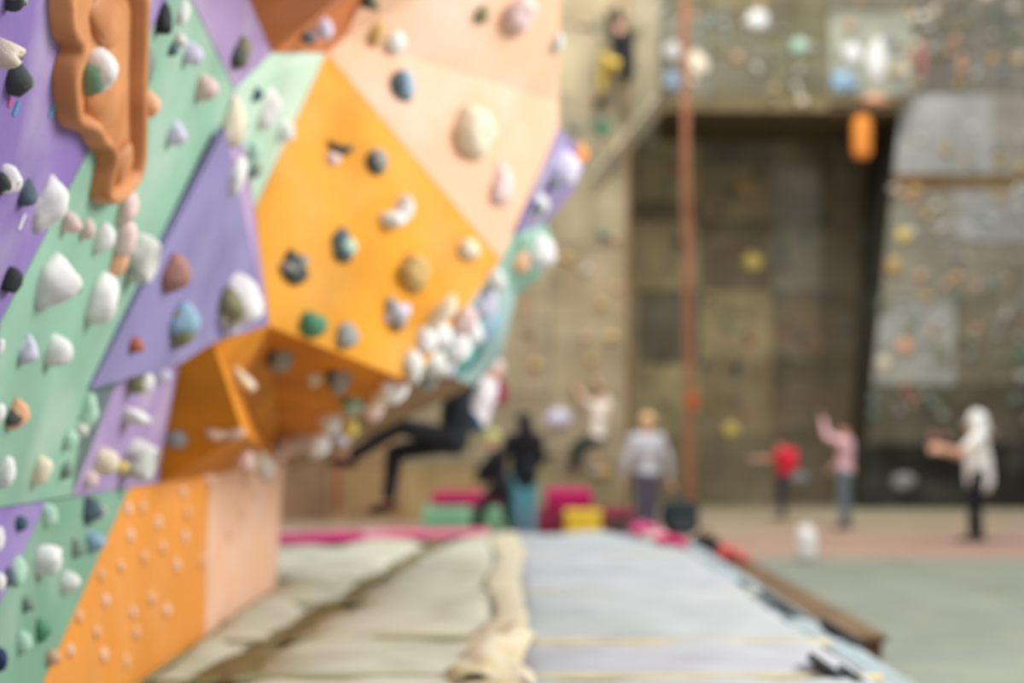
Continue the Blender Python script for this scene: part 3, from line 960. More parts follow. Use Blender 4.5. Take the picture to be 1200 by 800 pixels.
def pad(x0, x1, y0, y1, m, label, group, seed, amt, use_valley=False, piping=None, nx=26, ny=26, side=0.42):
    root = empty('crash_pad', ((x0 + x1) / 2, (y0 + y1) / 2, ZM - side), label, 'mat', group)
    base = root.location
    bm = bmesh.new()
    grid = []
    for j in range(ny + 1):
        row = []
        for i in range(nx + 1):
            fx, fy = i / nx, j / ny
            x, y = x0 + (x1 - x0) * fx, y0 + (y1 - y0) * fy
            ed = min(fx * (x1 - x0), (1 - fx) * (x1 - x0), fy * (y1 - y0), (1 - fy) * (y1 - y0))
            rnd = -0.045 * math.exp(-ed / 0.035)
            z = ZM + wrinkle(x, y, seed, amt) * min(1, ed / 0.08) + rnd + (valley(x, y) if use_valley else 0)
            row.append(bm.verts.new(Vector((x, y, z)) - base))
        grid.append(row)
    for j in range(ny):
        for i in range(nx):
            bm.faces.new((grid[j][i], grid[j][i + 1], grid[j + 1][i + 1], grid[j + 1][i]))
    loop = [grid[0][i] for i in range(nx + 1)] + [grid[j][nx] for j in range(1, ny + 1)] + [grid[ny][i] for i in range(nx - 1, -1, -1)] + [grid[j][0] for j in range(ny - 1, 0, -1)]
    low = [bm.verts.new(Vector((v.co.x, v.co.y, 0.0))) for v in loop]
    k = len(loop)
    for i in range(k):
        bm.faces.new((loop[i], low[i], low[(i + 1) % k], loop[(i + 1) % k]))
    bm.faces.new(low)
    link_bm('cover', bm, m, root, True)
    if piping:
        bm = bmesh.new()
        z = ZM - 0.045 - base.z
        ps = [Vector((x0 - base.x, y0 - base.y, z)), Vector((x1 - base.x, y0 - base.y, z)), Vector((x1 - base.x, y1 - base.y, z)), Vector((x0 - base.x, y1 - base.y, z)), Vector((x0 - base.x, y0 - base.y, z))]
        for a, b in zip(ps[:-1], ps[1:]):
            tube_bm(bm, [a, b], 0.009, 6)
        link_bm('piping', bm, piping, root)
    return root


PAD_L = mat((180, 180, 160), 0.85, 0.08, 1.5, 0.2, (192, 190, 172), second=(154, 158, 132), second_amt=0.5)
PAD_L2 = mat((184, 182, 164), 0.85, 0.08, 1.5, 0.2, (194, 192, 176), second=(160, 162, 138), second_amt=0.5)
PAD_R = mat((168, 170, 175), 0.85, 0.05, 1.5, 0.2, (172, 172, 174), second=(138, 146, 150), second_amt=0.4)
PAD_R2 = mat((165, 170, 171), 0.85, 0.05, 1.5, 0.2, (168, 170, 168), second=(134, 144, 146), second_amt=0.4)
OLIVE = mat((112, 100, 64), 0.9, 0.12, 3.0, 0.1)
CREAM = mat((206, 194, 160), 0.85, 0.08, 4.0, 0.2)
PIPE_G = mat((140, 142, 104), 0.85, 0.1, 3)
lb = [4.0, 6.4, 7.6, 9.2, 10.7, 14.7]
ln = ['nearest', 'second nearest', 'middle', 'second farthest', 'farthest']
for i in range(5):
    pad(-1.66 if i < 4 else -3.0, -0.10, lb[i] + 0.012, lb[i + 1] - 0.012, PAD_L if i % 2 else PAD_L2, 'greenish beige wrinkled crash pad by the orange kick board, %s of the row' % ln[i], 'beige crash pads beside the wall', i * 3.1 + 1, 2.3, True, PIPE_G, 30, 34)
rb = [4.0, 6.35, 7.35, 9.6, 12.2, 14.9]
for i in range(5):
    pad(0.02, 1.62, rb[i] + 0.012, rb[i + 1] - 0.012, PAD_R if i % 2 else PAD_R2, 'pale blue-grey crash pad in the right-hand row, %s of the row' % ln[i], 'blue-grey crash pads in the right row', i * 2.7 + 20, 1.7, False, CREAM, 26, 30)


def strip(name, path, width, m, label=None, cat=None, group=None, thick=0.012, lump=0.0, seed=0.0, parent=None, across=None):
    """ribbon of cloth or webbing along a path of points"""
    root_loc = path[0].copy()
    bm = bmesh.new()
    nw = 8
    rows_ = []
    for i, p in enumerate(path):
        t = (path[min(i + 1, len(path) - 1)] - path[max(i - 1, 0)]).normalized()
        s = Vector((-t.y, t.x, 0)).normalized() if across is None else across
        w = width if not callable(width) else width(i / (len(path) - 1))
        row = []
        for k in range(nw + 1):
            q = k / nw - 0.5
            z = thick * (1 - abs(2 * q) ** 4)
            if lump:
                z += lump * max(-0.3, noise.noise(Vector((p.y * 3.0 + seed, q * 3.0, seed * 1.7)))) + lump * 0.5 * (1 - abs(2 * q))
            row.append(bm.verts.new(p + s * w * q + Vector((0, 0, z)) - root_loc))
        rows_.append(row)
    for a, b in zip(rows_[:-1], rows_[1:]):
        for k in range(nw):
            bm.faces.new((a[k], a[k + 1], b[k + 1], b[k]))
    r = bmesh.ops.extrude_face_region(bm, geom=bm.faces[:])
    for v in [g for g in r['geom'] if isinstance(g, bmesh.types.BMVert)]:
        v.co.z -= 0.012
    o = link_bm(name, bm, m, parent, True, root_loc)
    if label:
        tag(o, label, cat, group)
    return o


# cream flap covering the joint between the two rows, in lengths
cf = [(4.0, 6.0, 'bunched cream joint flap between the two pad rows, nearest length', 0.055), (6.0, 7.6, 'lumpy cream joint flap with olive shadows between the pad rows', 0.085), (7.6, 10.4, 'smooth cream joint flap in the middle between the pad rows', 0.014),
      (10.4, 14.7, 'narrow cream joint flap at the far end between the pad rows', 0.010)]
for k, (a, b, lab, lu) in enumerate(cf):
    n = 22
    path = [Vector((-0.04 + 0.03 * math.sin(y * 1.7) - (0.03 if y < 8 else 0), y, ZM - 0.018 + 0.02)) for y in [a + (b - a) * i / n for i in range(n + 1)]]
    strip('joint_flap', path, (lambda t, k=k: [0.36, 0.34, 0.22, 0.26][k] * (1 + 0.15 * math.sin(7 * t + k))), mat((192, 182, 158), 0.9, 0.1, 5, 0.3, (206, 198, 180), second=(176, 158, 104), second_amt=0.6 if k < 2 else 0.2), lab, 'flap', 'joint flaps between the pads', 0.012, lu, k * 3.3)
# dark olive strip laid in to paint the shade of the trough
ol_path = [Vector((-1.45 + (y - 5.5) * 0.085, y, ZM - 0.085)) for y in [5.0 + 0.3 * i for i in range(31)]]
strip('trough_shade_strip', ol_path, 0.36, OLIVE, 'olive-brown strip standing in for shade in the trough of the beige pads', 'flap', None, 0.02, 0.02, 4.4)
# cream straps across the right row
for yy, lab in ((7.35, 'yellowish cream strap across the right pad row, second from the camera'), (6.32, 'yellowish cream strap across the right pad row, first from the camera'), (9.6, 'pale cream strap across the right pad row, third from the camera'), (12.2, 'pale cream strap across the right pad row, farthest')):
    path = [Vector((0.02 + 1.62 * i / 12, yy + 0.01 * math.sin(i), ZM - 0.016)) for i in range(13)]
    strip('pad_strap', path, 0.10, mat((186, 176, 140) if yy < 8 else (172, 170, 156), 0.85, 0.08, 5), lab, 'strap', 'straps across the right pads', 0.02)
# crease strips in the beige row
for yy, lab in ((6.4, 'olive-green joint strip across the beige pads, first from the camera'), (7.6, 'olive-green joint strip across the beige pads, second from the camera'), (9.2, 'olive-green joint strip across the beige pads, third from the camera'), (10.7, 'olive-green joint strip across the beige pads, farthest')):
    path = [Vector((-1.3 + (yy - 6.4) * 0.08 + (1.10 - (yy - 6.4) * 0.08) * i / 12, yy + 0.02 * math.sin(i * 0.9), ZM - 0.03)) for i in range(13)]
    strip('pad_strap', path, 0.17, mat((132, 132, 98), 0.85, 0.08, 5), lab, 'strap', 'joint strips across the beige pads', 0.012)

# side skirt of the right pads, with black buckle straps
skirt_root = empty('pad_skirt', (1.62, 5, ZM), 'blue-grey sloping skirt along the outer edge of the right pads', 'skirt')
sk = [(4.2, 6.4), (6.4, 7.7), (7.7, 9.3), (9.3, 11.6), (11.6, 14.6)]
for a, b in sk:
    bm = bmesh.new()
    n = 14
    prev = None
    for i in range(n + 1):
        y = a + 0.01 + (b - a - 0.02) * i / n
        w = 0.012 * math.sin(y * 7)
        prof = [Vector((1.60, y, ZM - 0.02)), Vector((1.70, y, ZM - 0.03 + w)), Vector((1.84, y, 0.42 + w)), Vector((2.02 + w, y, 0.30)), Vector((2.02 + w, y, 0.275))]
        vs = [bm.verts.new(p - Vector(skirt_root.location)) for p in prof]
        if prev:
            for k in range(4):
                bm.faces.new((prev[k], prev[k + 1], vs[k + 1], vs[k]))
        prev = vs
    link_bm('skirt_section', bm, mat((140, 152, 156), 0.8, 0.08, 3, 0.1), skirt_root, True)
BLK = mat((40, 44, 48), 0.7, 0.1, 6)
SLT = mat((84, 98, 102), 0.8, 0.1, 6)
for (px, py, d, w, l, h, m, nm) in ((985, 746, 8.1, 0.22, 0.34, 0.09, BLK, 'buckle'), (970, 784, 6.33, 0.09, 0.5, 0.04, BLK, 'buckle_strap'), (922, 712, 8.9, 0.16, 1.1, 0.05, SLT, 'buckle_strap'), (880, 690, 9.9, 0.10, 0.6, 0.04, SLT, 'buckle_strap'), (1000, 792, 6.2, 0.08, 0.3, 0.03, BLK, 'buckle_strap')):
    p = at(px, py, d)
    bm = bmesh.new()
    box_bm(bm, (-w / 2, -l / 2, -h / 2), (w / 2, l / 2, h / 2), min(w, l, h) * 0.3)
    bmesh.ops.rotate(bm, verts=bm.verts, matrix=Matrix.Rotation(math.radians(32), 3, 'Y'))
    link_bm(nm, bm, m, skirt_root, True, p - Vector(skirt_root.location))

# brown timber platform beside the pads
pl = empty('timber_platform', (1.9, 12.2, 0), 'low brown timber platform sticking out beside the pads', 'platform')
TIM = mat((112, 88, 62), 0.8, 0.15, 4, second=(88, 66, 46), second_amt=0.5)
bm = bmesh.new()
box_bm(bm, (-0.2, -3.1, 0.0), (0.47, 3.3, 0.225), 0.01)
link_bm('frame', bm, mat((96, 70, 46), 0.85, 0.15, 4), pl)
for k in range(3):
    bm = bmesh.new()
    box_bm(bm, (-0.22 + 0.24 * k + 0.004, -3.14, 0.226), (-0.22 + 0.24 * (k + 1) - 0.004, 3.34, 0.27), 0.006)
    link_bm('plank', bm, TIM, pl)

# ------------------------------------------------------------------ far floor objects
def slab_thing(name, x0, x1, y0, y1, z0, z1, m, label, cat, group=None, seam=None, bev=0.03):
    root = empty(name, ((x0 + x1) / 2, (y0 + y1) / 2, z0), label, cat, group)
    bm = bmesh.new()
    box_bm(bm, ((x0 - x1) / 2, (y0 - y1) / 2, 0), ((x1 - x0) / 2, (y1 - y0) / 2, z1 - z0), bev)
    link_bm('cover', bm, m, root, True)
    bm = bmesh.new()
    z = (z1 - z0) * 0.5
    box_bm(bm, ((x0 - x1) / 2 - 0.004, (y0 - y1) / 2 - 0.004, z - 0.008), ((x1 - x0) / 2 + 0.004, (y1 - y0) / 2 + 0.004, z + 0.008))
    link_bm('zip_seam', bm, seam or m, root)
    return root


MAG = mat((190, 28, 98), 0.6, 0.08, 3)
MAG_D = mat((126, 40, 62), 0.7, 0.1, 3)
MNT = mat((140, 196, 156), 0.6, 0.06, 3)


def xx(px, d):
    return (px - 600) / F * d


slab_thing('gym_mat', xx(498, 21.4), xx(553, 21.4), 20.9, 22.2, 0.0, 0.42, MNT, 'mint green thick mat on the floor, left of the pair in black', 'mat', 'mint mats')
slab_thing('gym_mat', xx(556, 21.4), xx(604, 21.4), 20.9, 22.2, 0.0, 0.42, MNT, 'mint green thick mat seen between the legs of the capped person', 'mat', 'mint mats')
slab_thing('gym_mat', xx(507, 21.5), xx(602, 21.5), 21.0, 22.2, 0.42, 0.60, MAG, 'magenta mat lying on top of the two mint mats', 'mat')
slab_thing('gym_mat', xx(640, 21.5), xx(692, 21.5), 20.9, 22.1, 0.36, 0.66, MAG, 'magenta mat on a maroon mat right of the blue-trousered person', 'mat')
slab_thing('gym_mat', xx(606, 21.5), xx(742, 21.5), 20.9, 22.3, 0.0, 0.36, MAG_D, 'wide maroon mat under the magenta mat behind the yellow box', 'mat')


def quad_mat(pts, m, label):
    c = sum(pts, Vector()) / 4
    root = empty('gym_mat', c, label, 'mat')
    o = plate('cover', [p + Vector((0, 0, 0.055)) for p in pts], m, None, 0.045, 0.0, view=Vector((0, 12, 9)))
    o.data.transform(Matrix.Translation(-c))
    o.parent = root
    bm = bmesh.new()
    q = [p - c + Vector((0, 0, 0.03)) for p in pts]
    for a, b in zip(q, q[1:] + q[:1]):
        tube_bm(bm, [a, b], 0.012, 6)
    link_bm('piping', bm, m, root, True)
    return root


def onz(px, py, z):
    return at(px, py, F * (CAM_H - z) / (py - HORIZON))


quad_mat([onz(312, 643, ZM), onz(424, 634.5, ZM), onz(424, 627, ZM), onz(312, 631, ZM)], mat((178, 40, 104), 0.6, 0.08, 3), 'long magenta mat lying across the far end of the beige pads')
quad_mat([onz(426, 634.5, ZM), onz(575, 628, ZM), onz(575, 625, ZM), onz(426, 627, ZM)], mat((204, 96, 130), 0.7, 0.08, 3, 0.3), 'faded pink mat continuing the long magenta mat')

# yellow box
yb = empty('storage_box', (xx(683, 19.4), 19.4, 0), 'yellow storage box in front of the maroon mat', 'box')
bm = bmesh.new()
box_bm(bm, (-0.24, -0.2, 0.0), (0.24, 0.2, 0.41), 0.03)
link_bm('body', bm, mat((226, 190, 50), 0.55, 0.05, 4), yb, True)
bm = bmesh.new()
box_bm(bm, (-0.255, -0.22, 0.411), (0.255, 0.22, 0.46), 0.02)
link_bm('lid', bm, mat((232, 202, 70), 0.5, 0.05, 4), yb, True)


def blob(kind, w, d, h, seed, name, m, parent=None, loc=None):
    bm = bmesh.new()
    bmesh.ops.create_icosphere(bm, subdivisions=4, radius=1)
    for v in bm.verts:
        x, y, z = v.co
        n = noise.noise(Vector((x * 1.6 + seed, y * 1.6, z * 1.6 - seed))) * 0.16 + noise.noise(Vector((x * 4 + seed, y * 4, z * 4))) * 0.05
        k = 1 + n
        if kind == 'bag':
            e = 0.72
            x = math.copysign(abs(x) ** e, x)
            y = math.copysign(abs(y) ** e, y)
            z = math.copysign(abs(z) ** e, z)
        v.co = Vector((x * k * w / 2, y * k * d / 2, (z * (k if z > 0 else 1) * 0.5 + 0.5) * h))
    return link_bm(name, bm, m, parent, True, loc)


def backpack(px, d, z, w, h, m, m2, label):
    r = empty('backpack', (xx(px, d), d, z), label, 'bag')
    blob('bag', w, w * 0.6, h, px * 0.1, 'body', m, r)
    blob('bag', w * 0.7, w * 0.3, h * 0.45, px * 0.2, 'front_pocket', m2, r, (0, -w * 0.32, h * 0.08))
    bm = bmesh.new()
    tube_bm(bm, [Vector((0.06 * math.cos(a) * w / 0.4, 0, h * 0.93 + 0.07 * math.sin(a))) for a in [math.pi * i / 10 for i in range(11)]], 0.011, 8)
    link_bm('carry_loop', bm, m2, r, True)
    bm = bmesh.new()
    for s in (-1, 1):
        tube_bm(bm, [Vector((s * w * 0.22, w * (0.30 + 0.16 * math.sin(math.pi * t)), h * (0.9 - 0.75 * t))) for t in [i / 8 for i in range(9)]], 0.018, 8)
    link_bm('shoulder_strap', bm, m2, r, True)
    return r


backpack(797, 14.4, ZM, 0.38, 0.36, mat((38, 46, 46), 0.8, 0.15, 6), mat((52, 60, 60), 0.8, 0.1, 6), 'black backpack at the far corner of the right pads')
backpack(826, 14.6, 0.27, 0.30, 0.22, mat((34, 32, 30), 0.8, 0.15, 6), mat((50, 44, 40), 0.8, 0.1, 6), 'small dark bag on the timber platform right of the black backpack')
backpack(728, 14.6, ZM, 0.26, 0.16, mat((74, 62, 54), 0.85, 0.15, 6), mat((60, 40, 44), 0.8, 0.1, 6), 'low brown bag on the pads right of the yellow box')


def jacket(px, d, z, w, h, m, label, name='crumpled_jacket', seed=1.0):
    r = empty(name, (xx(px, d), d, z), label, 'clothing')
    blob('soft', w, w * 0.7, h, seed, 'body', m, r)
    bm = bmesh.new()
    tube_bm(bm, [Vector((w * 0.3 + 0.02 * i, -0.06 * i, h * (0.55 - 0.05 * i))) for i in range(6)], [0.05, 0.052, 0.05, 0.046, 0.042, 0.036], 10)
    link_bm('sleeve', bm, m, r, True)
    return r


jacket(752, 14.2, ZM, 0.26, 0.15, mat((206, 84, 132), 0.85, 0.1, 6), 'pink crumpled garment on the far end of the pads', seed=2.2)
jacket(765, 13.6, ZM, 0.22, 0.10, mat((214, 190, 180), 0.85, 0.1, 6), 'pale beige crumpled garment beside the pink one', seed=4.2)
jacket(778, 13.2, ZM, 0.20, 0.10, mat((206, 36, 104), 0.85, 0.1, 6), 'magenta crumpled garment in front of the black backpack', seed=6.2)
jacket(850, 14.0, 0.27, 0.20, 0.17, mat((202, 88, 84), 0.85, 0.15, 6), 'reddish bundled garment on the end of the timber platform', seed=8.2)

# white sack standing on the floor
ws = empty('white_sack', (xx(945, 16.7), 16.7, 0.012), 'white upright oval sack standing alone on the grey floor', 'sack')
blob('bag', 0.235, 0.22, 0.42, 3.3, 'body', mat((228, 222, 216), 0.8, 0.04, 6), ws)
bm = bmesh.new()
tube_bm(bm, [Vector((0, 0, 0.37)), Vector((0, 0, 0.41)), Vector((0.005, 0, 0.43)), Vector((0.01, 0, 0.47))], [0.06, 0.035, 0.03, 0.055], 12)
link_bm('tied_neck', bm, mat((222, 216, 210), 0.8, 0.04, 6), ws, True)

# orange padded bag hanging under the header
hb = empty('hanging_bag', at(1010, 186, 25.9), 'orange upright padded bag hanging under the far header, before the shaded side', 'bag')
bm = bmesh.new()
tube_bm(bm, [Vector((0, 0, z)) for z in (0.0, 0.05, 0.12, 0.4, 0.66, 0.73, 0.78)], [0.10, 0.15, 0.17, 0.172, 0.17, 0.15, 0.10], 18)
link_bm('body', bm, mat((236, 146, 62), 0.6, 0.05, 5), hb, True)
bm = bmesh.new()
tube_bm(bm, [Vector((0, 0, 0.77)), Vector((0, 0.0, zu + 0.0 - hb.location.z))], 0.02, 8)
link_bm('hanging_strap', bm, mat((60, 56, 48), 0.8), hb, True)

# ------------------------------------------------------------------ ropes
def rope(name, pts, r, m, label, strands=2, knot=None, knot_m=None, group=None):
    root = empty(name, pts[0], label, 'rope', group)
    for k in range(strands):
        off = Vector(((k - (strands - 1) / 2) * r * 2.3, 0.02 * k, 0))
        bm = bmesh.new()
        tube_bm(bm, [p + off + Vector((0.012 * math.sin(i * 0.9 + k * 2), 0.01 * math.cos(i), 0)) - pts[0] for i, p in enumerate(pts)], r, 8)
        link_bm('strand', bm, m, root, True)
    if knot is not None:
        bm = bmesh.new()
        tube_bm(bm, [knot - pts[0] + Vector((0.07 * math.sin(t * 2.0) + 0.02 * math.cos(3 * t), 0.05 * math.cos(t * 3), 0.09 * math.cos(t))) for t in [i * 0.35 for i in range(19)]], 0.035, 8)
        link_bm('knot', bm, knot_m, root, True)
    return root


ROPE_M = mat((150, 100, 72), 0.85, 0.12, 12)
rope('climbing_rope', [at(801 + 8 * i / 30, 1 * (-30 + i * 21), 23.4) for i in range(31)], 0.034, ROPE_M, 'thick reddish double rope hanging before the dark recess, knotted near the bottom', 2, at(812, 470, 23.4), mat((190, 98, 48), 0.8, 0.1, 10))
rope('climbing_rope', [at(736, -30 + i * 20, 23.8) for i in range(31)], 0.016, mat((150, 104, 66), 0.85, 0.1, 12), 'thin brown-orange rope along the right edge of the beige wall', 1)
rope('climbing_rope', [at(617, -40 + i * 16, 23.5) for i in range(35)], 0.014, mat((190, 132, 104), 0.85, 0.1, 12), 'thin pinkish rope before the beige wall above the dark-haired person', 1)
rope('climbing_rope', [at(395, -40 + i * 20, 23.5) for i in range(33)], 0.05, mat((150, 74, 56), 0.85, 0.1, 12), 'reddish rope hanging down to the floor behind the climber in black', 1)

# ------------------------------------------------------------------ people
def rcone(bm, a, b, ra, rb, seg=14):
    a, b = Vector(a), Vector(b)
    for c, r in ((a, ra), (b, rb)):
        bmesh.ops.create_icosphere(bm, subdivisions=2, radius=r, matrix=Matrix.Translation(c))
    t = b - a
    if t.length < 1e-5:
        return
    q = t.to_track_quat('Z', 'Y').to_matrix().to_4x4()
    bmesh.ops.create_cone(bm, cap_ends=True, segments=seg, radius1=ra, radius2=rb, depth=t.length, matrix=Matrix.Translation((a + b) / 2) @ q)


def ellip(bm, c, rx, ry, rz, M=None):
    mt = Matrix.Translation(c) @ ((M.to_4x4()) if M is not None else Matrix.Identity(4)) @ Matrix.Diagonal((rx, ry, rz, 1))
    bmesh.ops.create_icosphere(bm, subdivisions=3, radius=1.0, matrix=mt)


def fuse(name, bm, m, parent, voxel=0.012, smooth_it=4, origin=None):
    """union of overlapping shapes as one continuous skin"""
    me = bpy.data.meshes.new(name + '_raw')
    bm.to_mesh(me)
    bm.free()
    t = bpy.data.objects.new(name + '_raw', me)
    C.objects.link(t)
    r = t.modifiers.new('r', 'REMESH')
    r.mode = 'VOXEL'
    r.voxel_size = voxel
    s = t.modifiers.new('s', 'SMOOTH')
    s.factor = 0.5
    s.iterations = smooth_it
    dg = bpy.context.evaluated_depsgraph_get()
    out = bpy.data.meshes.new_from_object(t.evaluated_get(dg))
    bpy.data.objects.remove(t)
    bpy.data.meshes.remove(me)
    out.name = name
    if origin is not None:
        out.transform(Matrix.Translation(-Vector(origin)))
    return link_me(name, out, m, parent, True)


SKIN = mat((222, 172, 142), 0.6, 0.05, 8, bump=0.0)


def person(J, base, s, face, label, shirt, trousers, hair, shoes, sleeve='long', leg='long', hairlen='short', cap=None, skin=SKIN, hood=False, extras=None, grip=0.5):
    """J: joints in world space; face: unit vector the face points to; s: scale of body thickness"""
    root = empty('person', base, label, 'person')
    G = lambda k: Vector(J[k])
    neck, head = G('neck'), G('head')
    up = (head - neck).normalized()
    fc = Vector(face)
    fc = (fc - up * fc.dot(up)).normalized()
    sd = fc.cross(up)
    HM = Matrix((sd, fc, up)).transposed()
    pel = (G('hipL') + G('hipR')) / 2
    chest = (G('shL') + G('shR')) / 2 * 0.72 + pel * 0.28
    waist = (G('shL') + G('shR')) / 2 * 0.35 + pel * 0.65
    shc = (G('shL') + G('shR')) / 2
    bup = (shc - pel).normalized()
    bsd = (G('shR') - G('shL'))
    bsd = (bsd - bup * bsd.dot(bup))
    bsd = bsd.normalized() if bsd.length > 1e-4 else sd
    BM = Matrix((bsd, bup.cross(bsd), bup)).transposed()
    sw = max(0.16 * s, (G('shR') - G('shL')).length / 2)

    def torso(bm, g=0.0):
        ellip(bm, chest, sw * 0.88 + g, 0.115 * s + g, 0.20 * s + g, BM)
        ellip(bm, waist, sw * 0.72 + g, 0.10 * s + g, 0.17 * s + g, BM)
        ellip(bm, pel + bup * 0.03 * s, sw * 0.84 + g, 0.115 * s + g, 0.13 * s + g, BM)
        rcone(bm, G('shL'), shc, 0.062 * s + g, 0.075 * s + g)
        rcone(bm, G('shR'), shc, 0.062 * s + g, 0.075 * s + g)

    bm = bmesh.new()
    torso(bm)
    rcone(bm, shc, neck + up * 0.02, 0.07 * s, 0.052 * s)
    rcone(bm, neck, head, 0.052 * s, 0.055 * s)
    # head: skull, jaw, nose, ears, brow
    ellip(bm, head + up * 0.02 * s - fc * 0.01 * s, 0.075 * s, 0.094 * s, 0.100 * s, HM)
    ellip(bm, head - up * 0.055 * s + fc * 0.022 * s, 0.056 * s, 0.066 * s, 0.062 * s, HM)
    ellip(bm, head - up * 0.100 * s + fc * 0.062 * s, 0.026 * s, 0.022 * s, 0.02 * s, HM)
    rcone(bm, head + fc * 0.082 * s + up * 0.012 * s, head + fc * 0.104 * s - up * 0.026 * s, 0.009 * s, 0.015 * s)
    ellip(bm, head + fc * 0.084 * s - up * 0.062 * s, 0.024 * s, 0.012 * s, 0.012 * s, HM)
    for e in (-1, 1):
        ellip(bm, head + sd * e * 0.077 * s - up * 0.012 * s, 0.012 * s, 0.022 * s, 0.032 * s, HM)
    for e in 'LR':
        sh, el, wr = G('sh' + e), G('el' + e), G('wr' + e)
        rcone(bm, sh, el, 0.052 * s, 0.040 * s)
        rcone(bm, el, wr, 0.042 * s, 0.027 * s)
        # hand: palm, four unequal bent fingers, thumb from the side of the palm
        t = (wr - el).normalized()
        pn = t.cross(Vector((0.2, 0.9, 0.35))).normalized()
        ac = t.cross(pn).normalized()
        pe = wr + t * 0.085 * s
        for q in (-0.028, -0.010, 0.010, 0.028):
            rcone(bm, wr + ac * q * 0.6 * s, pe + ac * q * s, 0.016 * s, 0.013 * s, 8)
        for q, l in ((-0.031, 0.062), (-0.011, 0.078), (0.011, 0.082), (0.031, 0.070)):
            k0 = pe + ac * q * s
            k1 = k0 + (t * (1 - 0.35 * grip) + pn * 0.7 * grip).normalized() * l * 0.5 * s + ac * q * 0.12 * s
            k2 = k1 + (t * (1 - 0.9 * grip) + pn * 1.1 * grip).normalized() * l * 0.5 * s
            rcone(bm, k0, k1, 0.0105 * s, 0.0095 * s, 8)
            rcone(bm, k1, k2, 0.0095 * s, 0.0085 * s, 8)
        t0 = wr + t * 0.03 * s + ac * 0.03 * s
        t1 = t0 + (t * 0.6 + ac * 0.8).normalized() * 0.045 * s
        t2 = t1 + (t + ac * 0.1 + pn * 0.3).normalized() * 0.032 * s
        rcone(bm, t0, t1, 0.014 * s, 0.0115 * s, 8)
        rcone(bm, t1, t2, 0.0115 * s, 0.0095 * s, 8)
        hp, kn, an = G('hip' + e), G('kn' + e), G('an' + e)
        rcone(bm, hp, kn, 0.083 * s, 0.056 * s)
        calf = kn * 0.68 + an * 0.32
        rcone(bm, kn, calf, 0.054 * s, 0.055 * s)
        rcone(bm, calf, an, 0.055 * s, 0.036 * s)
        td = Vector(J.get('toe' + e, face))
        rcone(bm, an - Vector((0, 0, 0.02 * s)) - td * 0.03 * s, an + td * 0.15 * s - Vector((0, 0, 0.045 * s)), 0.036 * s, 0.028 * s)
    fuse('body', bm, skin, root, 0.009, 3, base)
    # clothing
    bm = bmesh.new()
    torso(bm, 0.016)
    for e in 'LR':
        sh, el, wr = G('sh' + e), G('el' + e), G('wr' + e)
        if sleeve == 'long':
            rcone(bm, sh, el, 0.068 * s, 0.056 * s)
            rcone(bm, el, el * 0.08 + wr * 0.92, 0.056 * s, 0.042 * s)
        elif sleeve == 'short':
            rcone(bm, sh, sh * 0.4 + el * 0.6, 0.070 * s, 0.064 * s)
    if hood:
        ellip(bm, shc - fc * 0.06 * s + up * 0.10 * s, 0.12 * s, 0.10 * s, 0.10 * s, HM)
    fuse('shirt', bm, shirt, root, 0.014, 4, base)
    bm = bmesh.new()
    ellip(bm, pel, sw * 0.86 + 0.02, 0.13 * s, 0.13 * s, BM)
    for e in 'LR':
        hp, kn, an = G('hip' + e), G('kn' + e), G('an' + e)
        if leg == 'long':
            rcone(bm, hp, kn, 0.100 * s, 0.075 * s)
            rcone(bm, kn, an + (kn - an) * 0.12, 0.074 * s, 0.058 * s)
        else:
            rcone(bm, hp, hp * 0.1 + kn * 0.9, 0.102 * s, 0.086 * s)
    fuse('trousers', bm, trousers, root, 0.014, 4, base)
    for e in 'LR':
        an = G('an' + e)
        td = Vector(J.get('toe' + e, face))
        bm = bmesh.new()
        rcone(bm, an - td * 0.035 * s - Vector((0, 0, 0.03 * s)), an + td * 0.06 * s - Vector((0, 0, 0.045 * s)), 0.05 * s, 0.046 * s)
        rcone(bm, an + td * 0.06 * s - Vector((0, 0, 0.045 * s)), an + td * 0.16 * s - Vector((0, 0, 0.055 * s)), 0.046 * s, 0.036 * s)
        fuse('shoe', bm, shoes, root, 0.014, 3, base)
    # hair or cap
    bm = bmesh.new()
    if hood and cap is None:
        ellip(bm, head + up * 0.03 * s - fc * 0.03 * s, 0.108 * s, 0.115 * s, 0.125 * s, HM)
        ellip(bm, head - up * 0.09 * s - fc * 0.05 * s, 0.10 * s, 0.09 * s, 0.10 * s, HM)
        nm = 'hood'
    else:
        ellip(bm, head + up * 0.045 * s - fc * 0.026 * s, 0.088 * s, 0.096 * s, 0.090 * s, HM)
        nm = 'hair' if cap is None else 'cap'
        if cap is not None:
            rcone(bm, head + up * 0.06 * s + fc * 0.05 * s, head + up * 0.05 * s + fc * 0.15 * s, 0.03 * s, 0.018 * s)
            ellip(bm, head + up * 0.06 * s - fc * 0.01 * s, 0.10 * s, 0.11 * s, 0.085 * s, HM)
        elif hairlen == 'long':
            ellip(bm, head - up * 0.03 * s - fc * 0.05 * s, 0.085 * s, 0.06 * s, 0.13 * s, HM)
            rcone(bm, head - up * 0.08 * s - fc * 0.07 * s, head - up * 0.24 * s - fc * 0.09 * s, 0.10 * s, 0.085 * s)
    fuse(nm, bm, hair if cap is None else cap, root, 0.012, 3, base)
    for e in (-1, 1):
        bm = bmesh.new()
        bmesh.ops.create_icosphere(bm, subdivisions=2, radius=0.011 * s)
        o = link_bm('eye', bm, mat((50, 40, 36), 0.3, 0.0, 8, bump=0.0), root, True, head + sd * e * 0.031 * s + fc * 0.079 * s + up * 0.014 * s - Vector(base))
    if extras:
        extras(root, J, s, fc, bup, Vector(base))
    return root


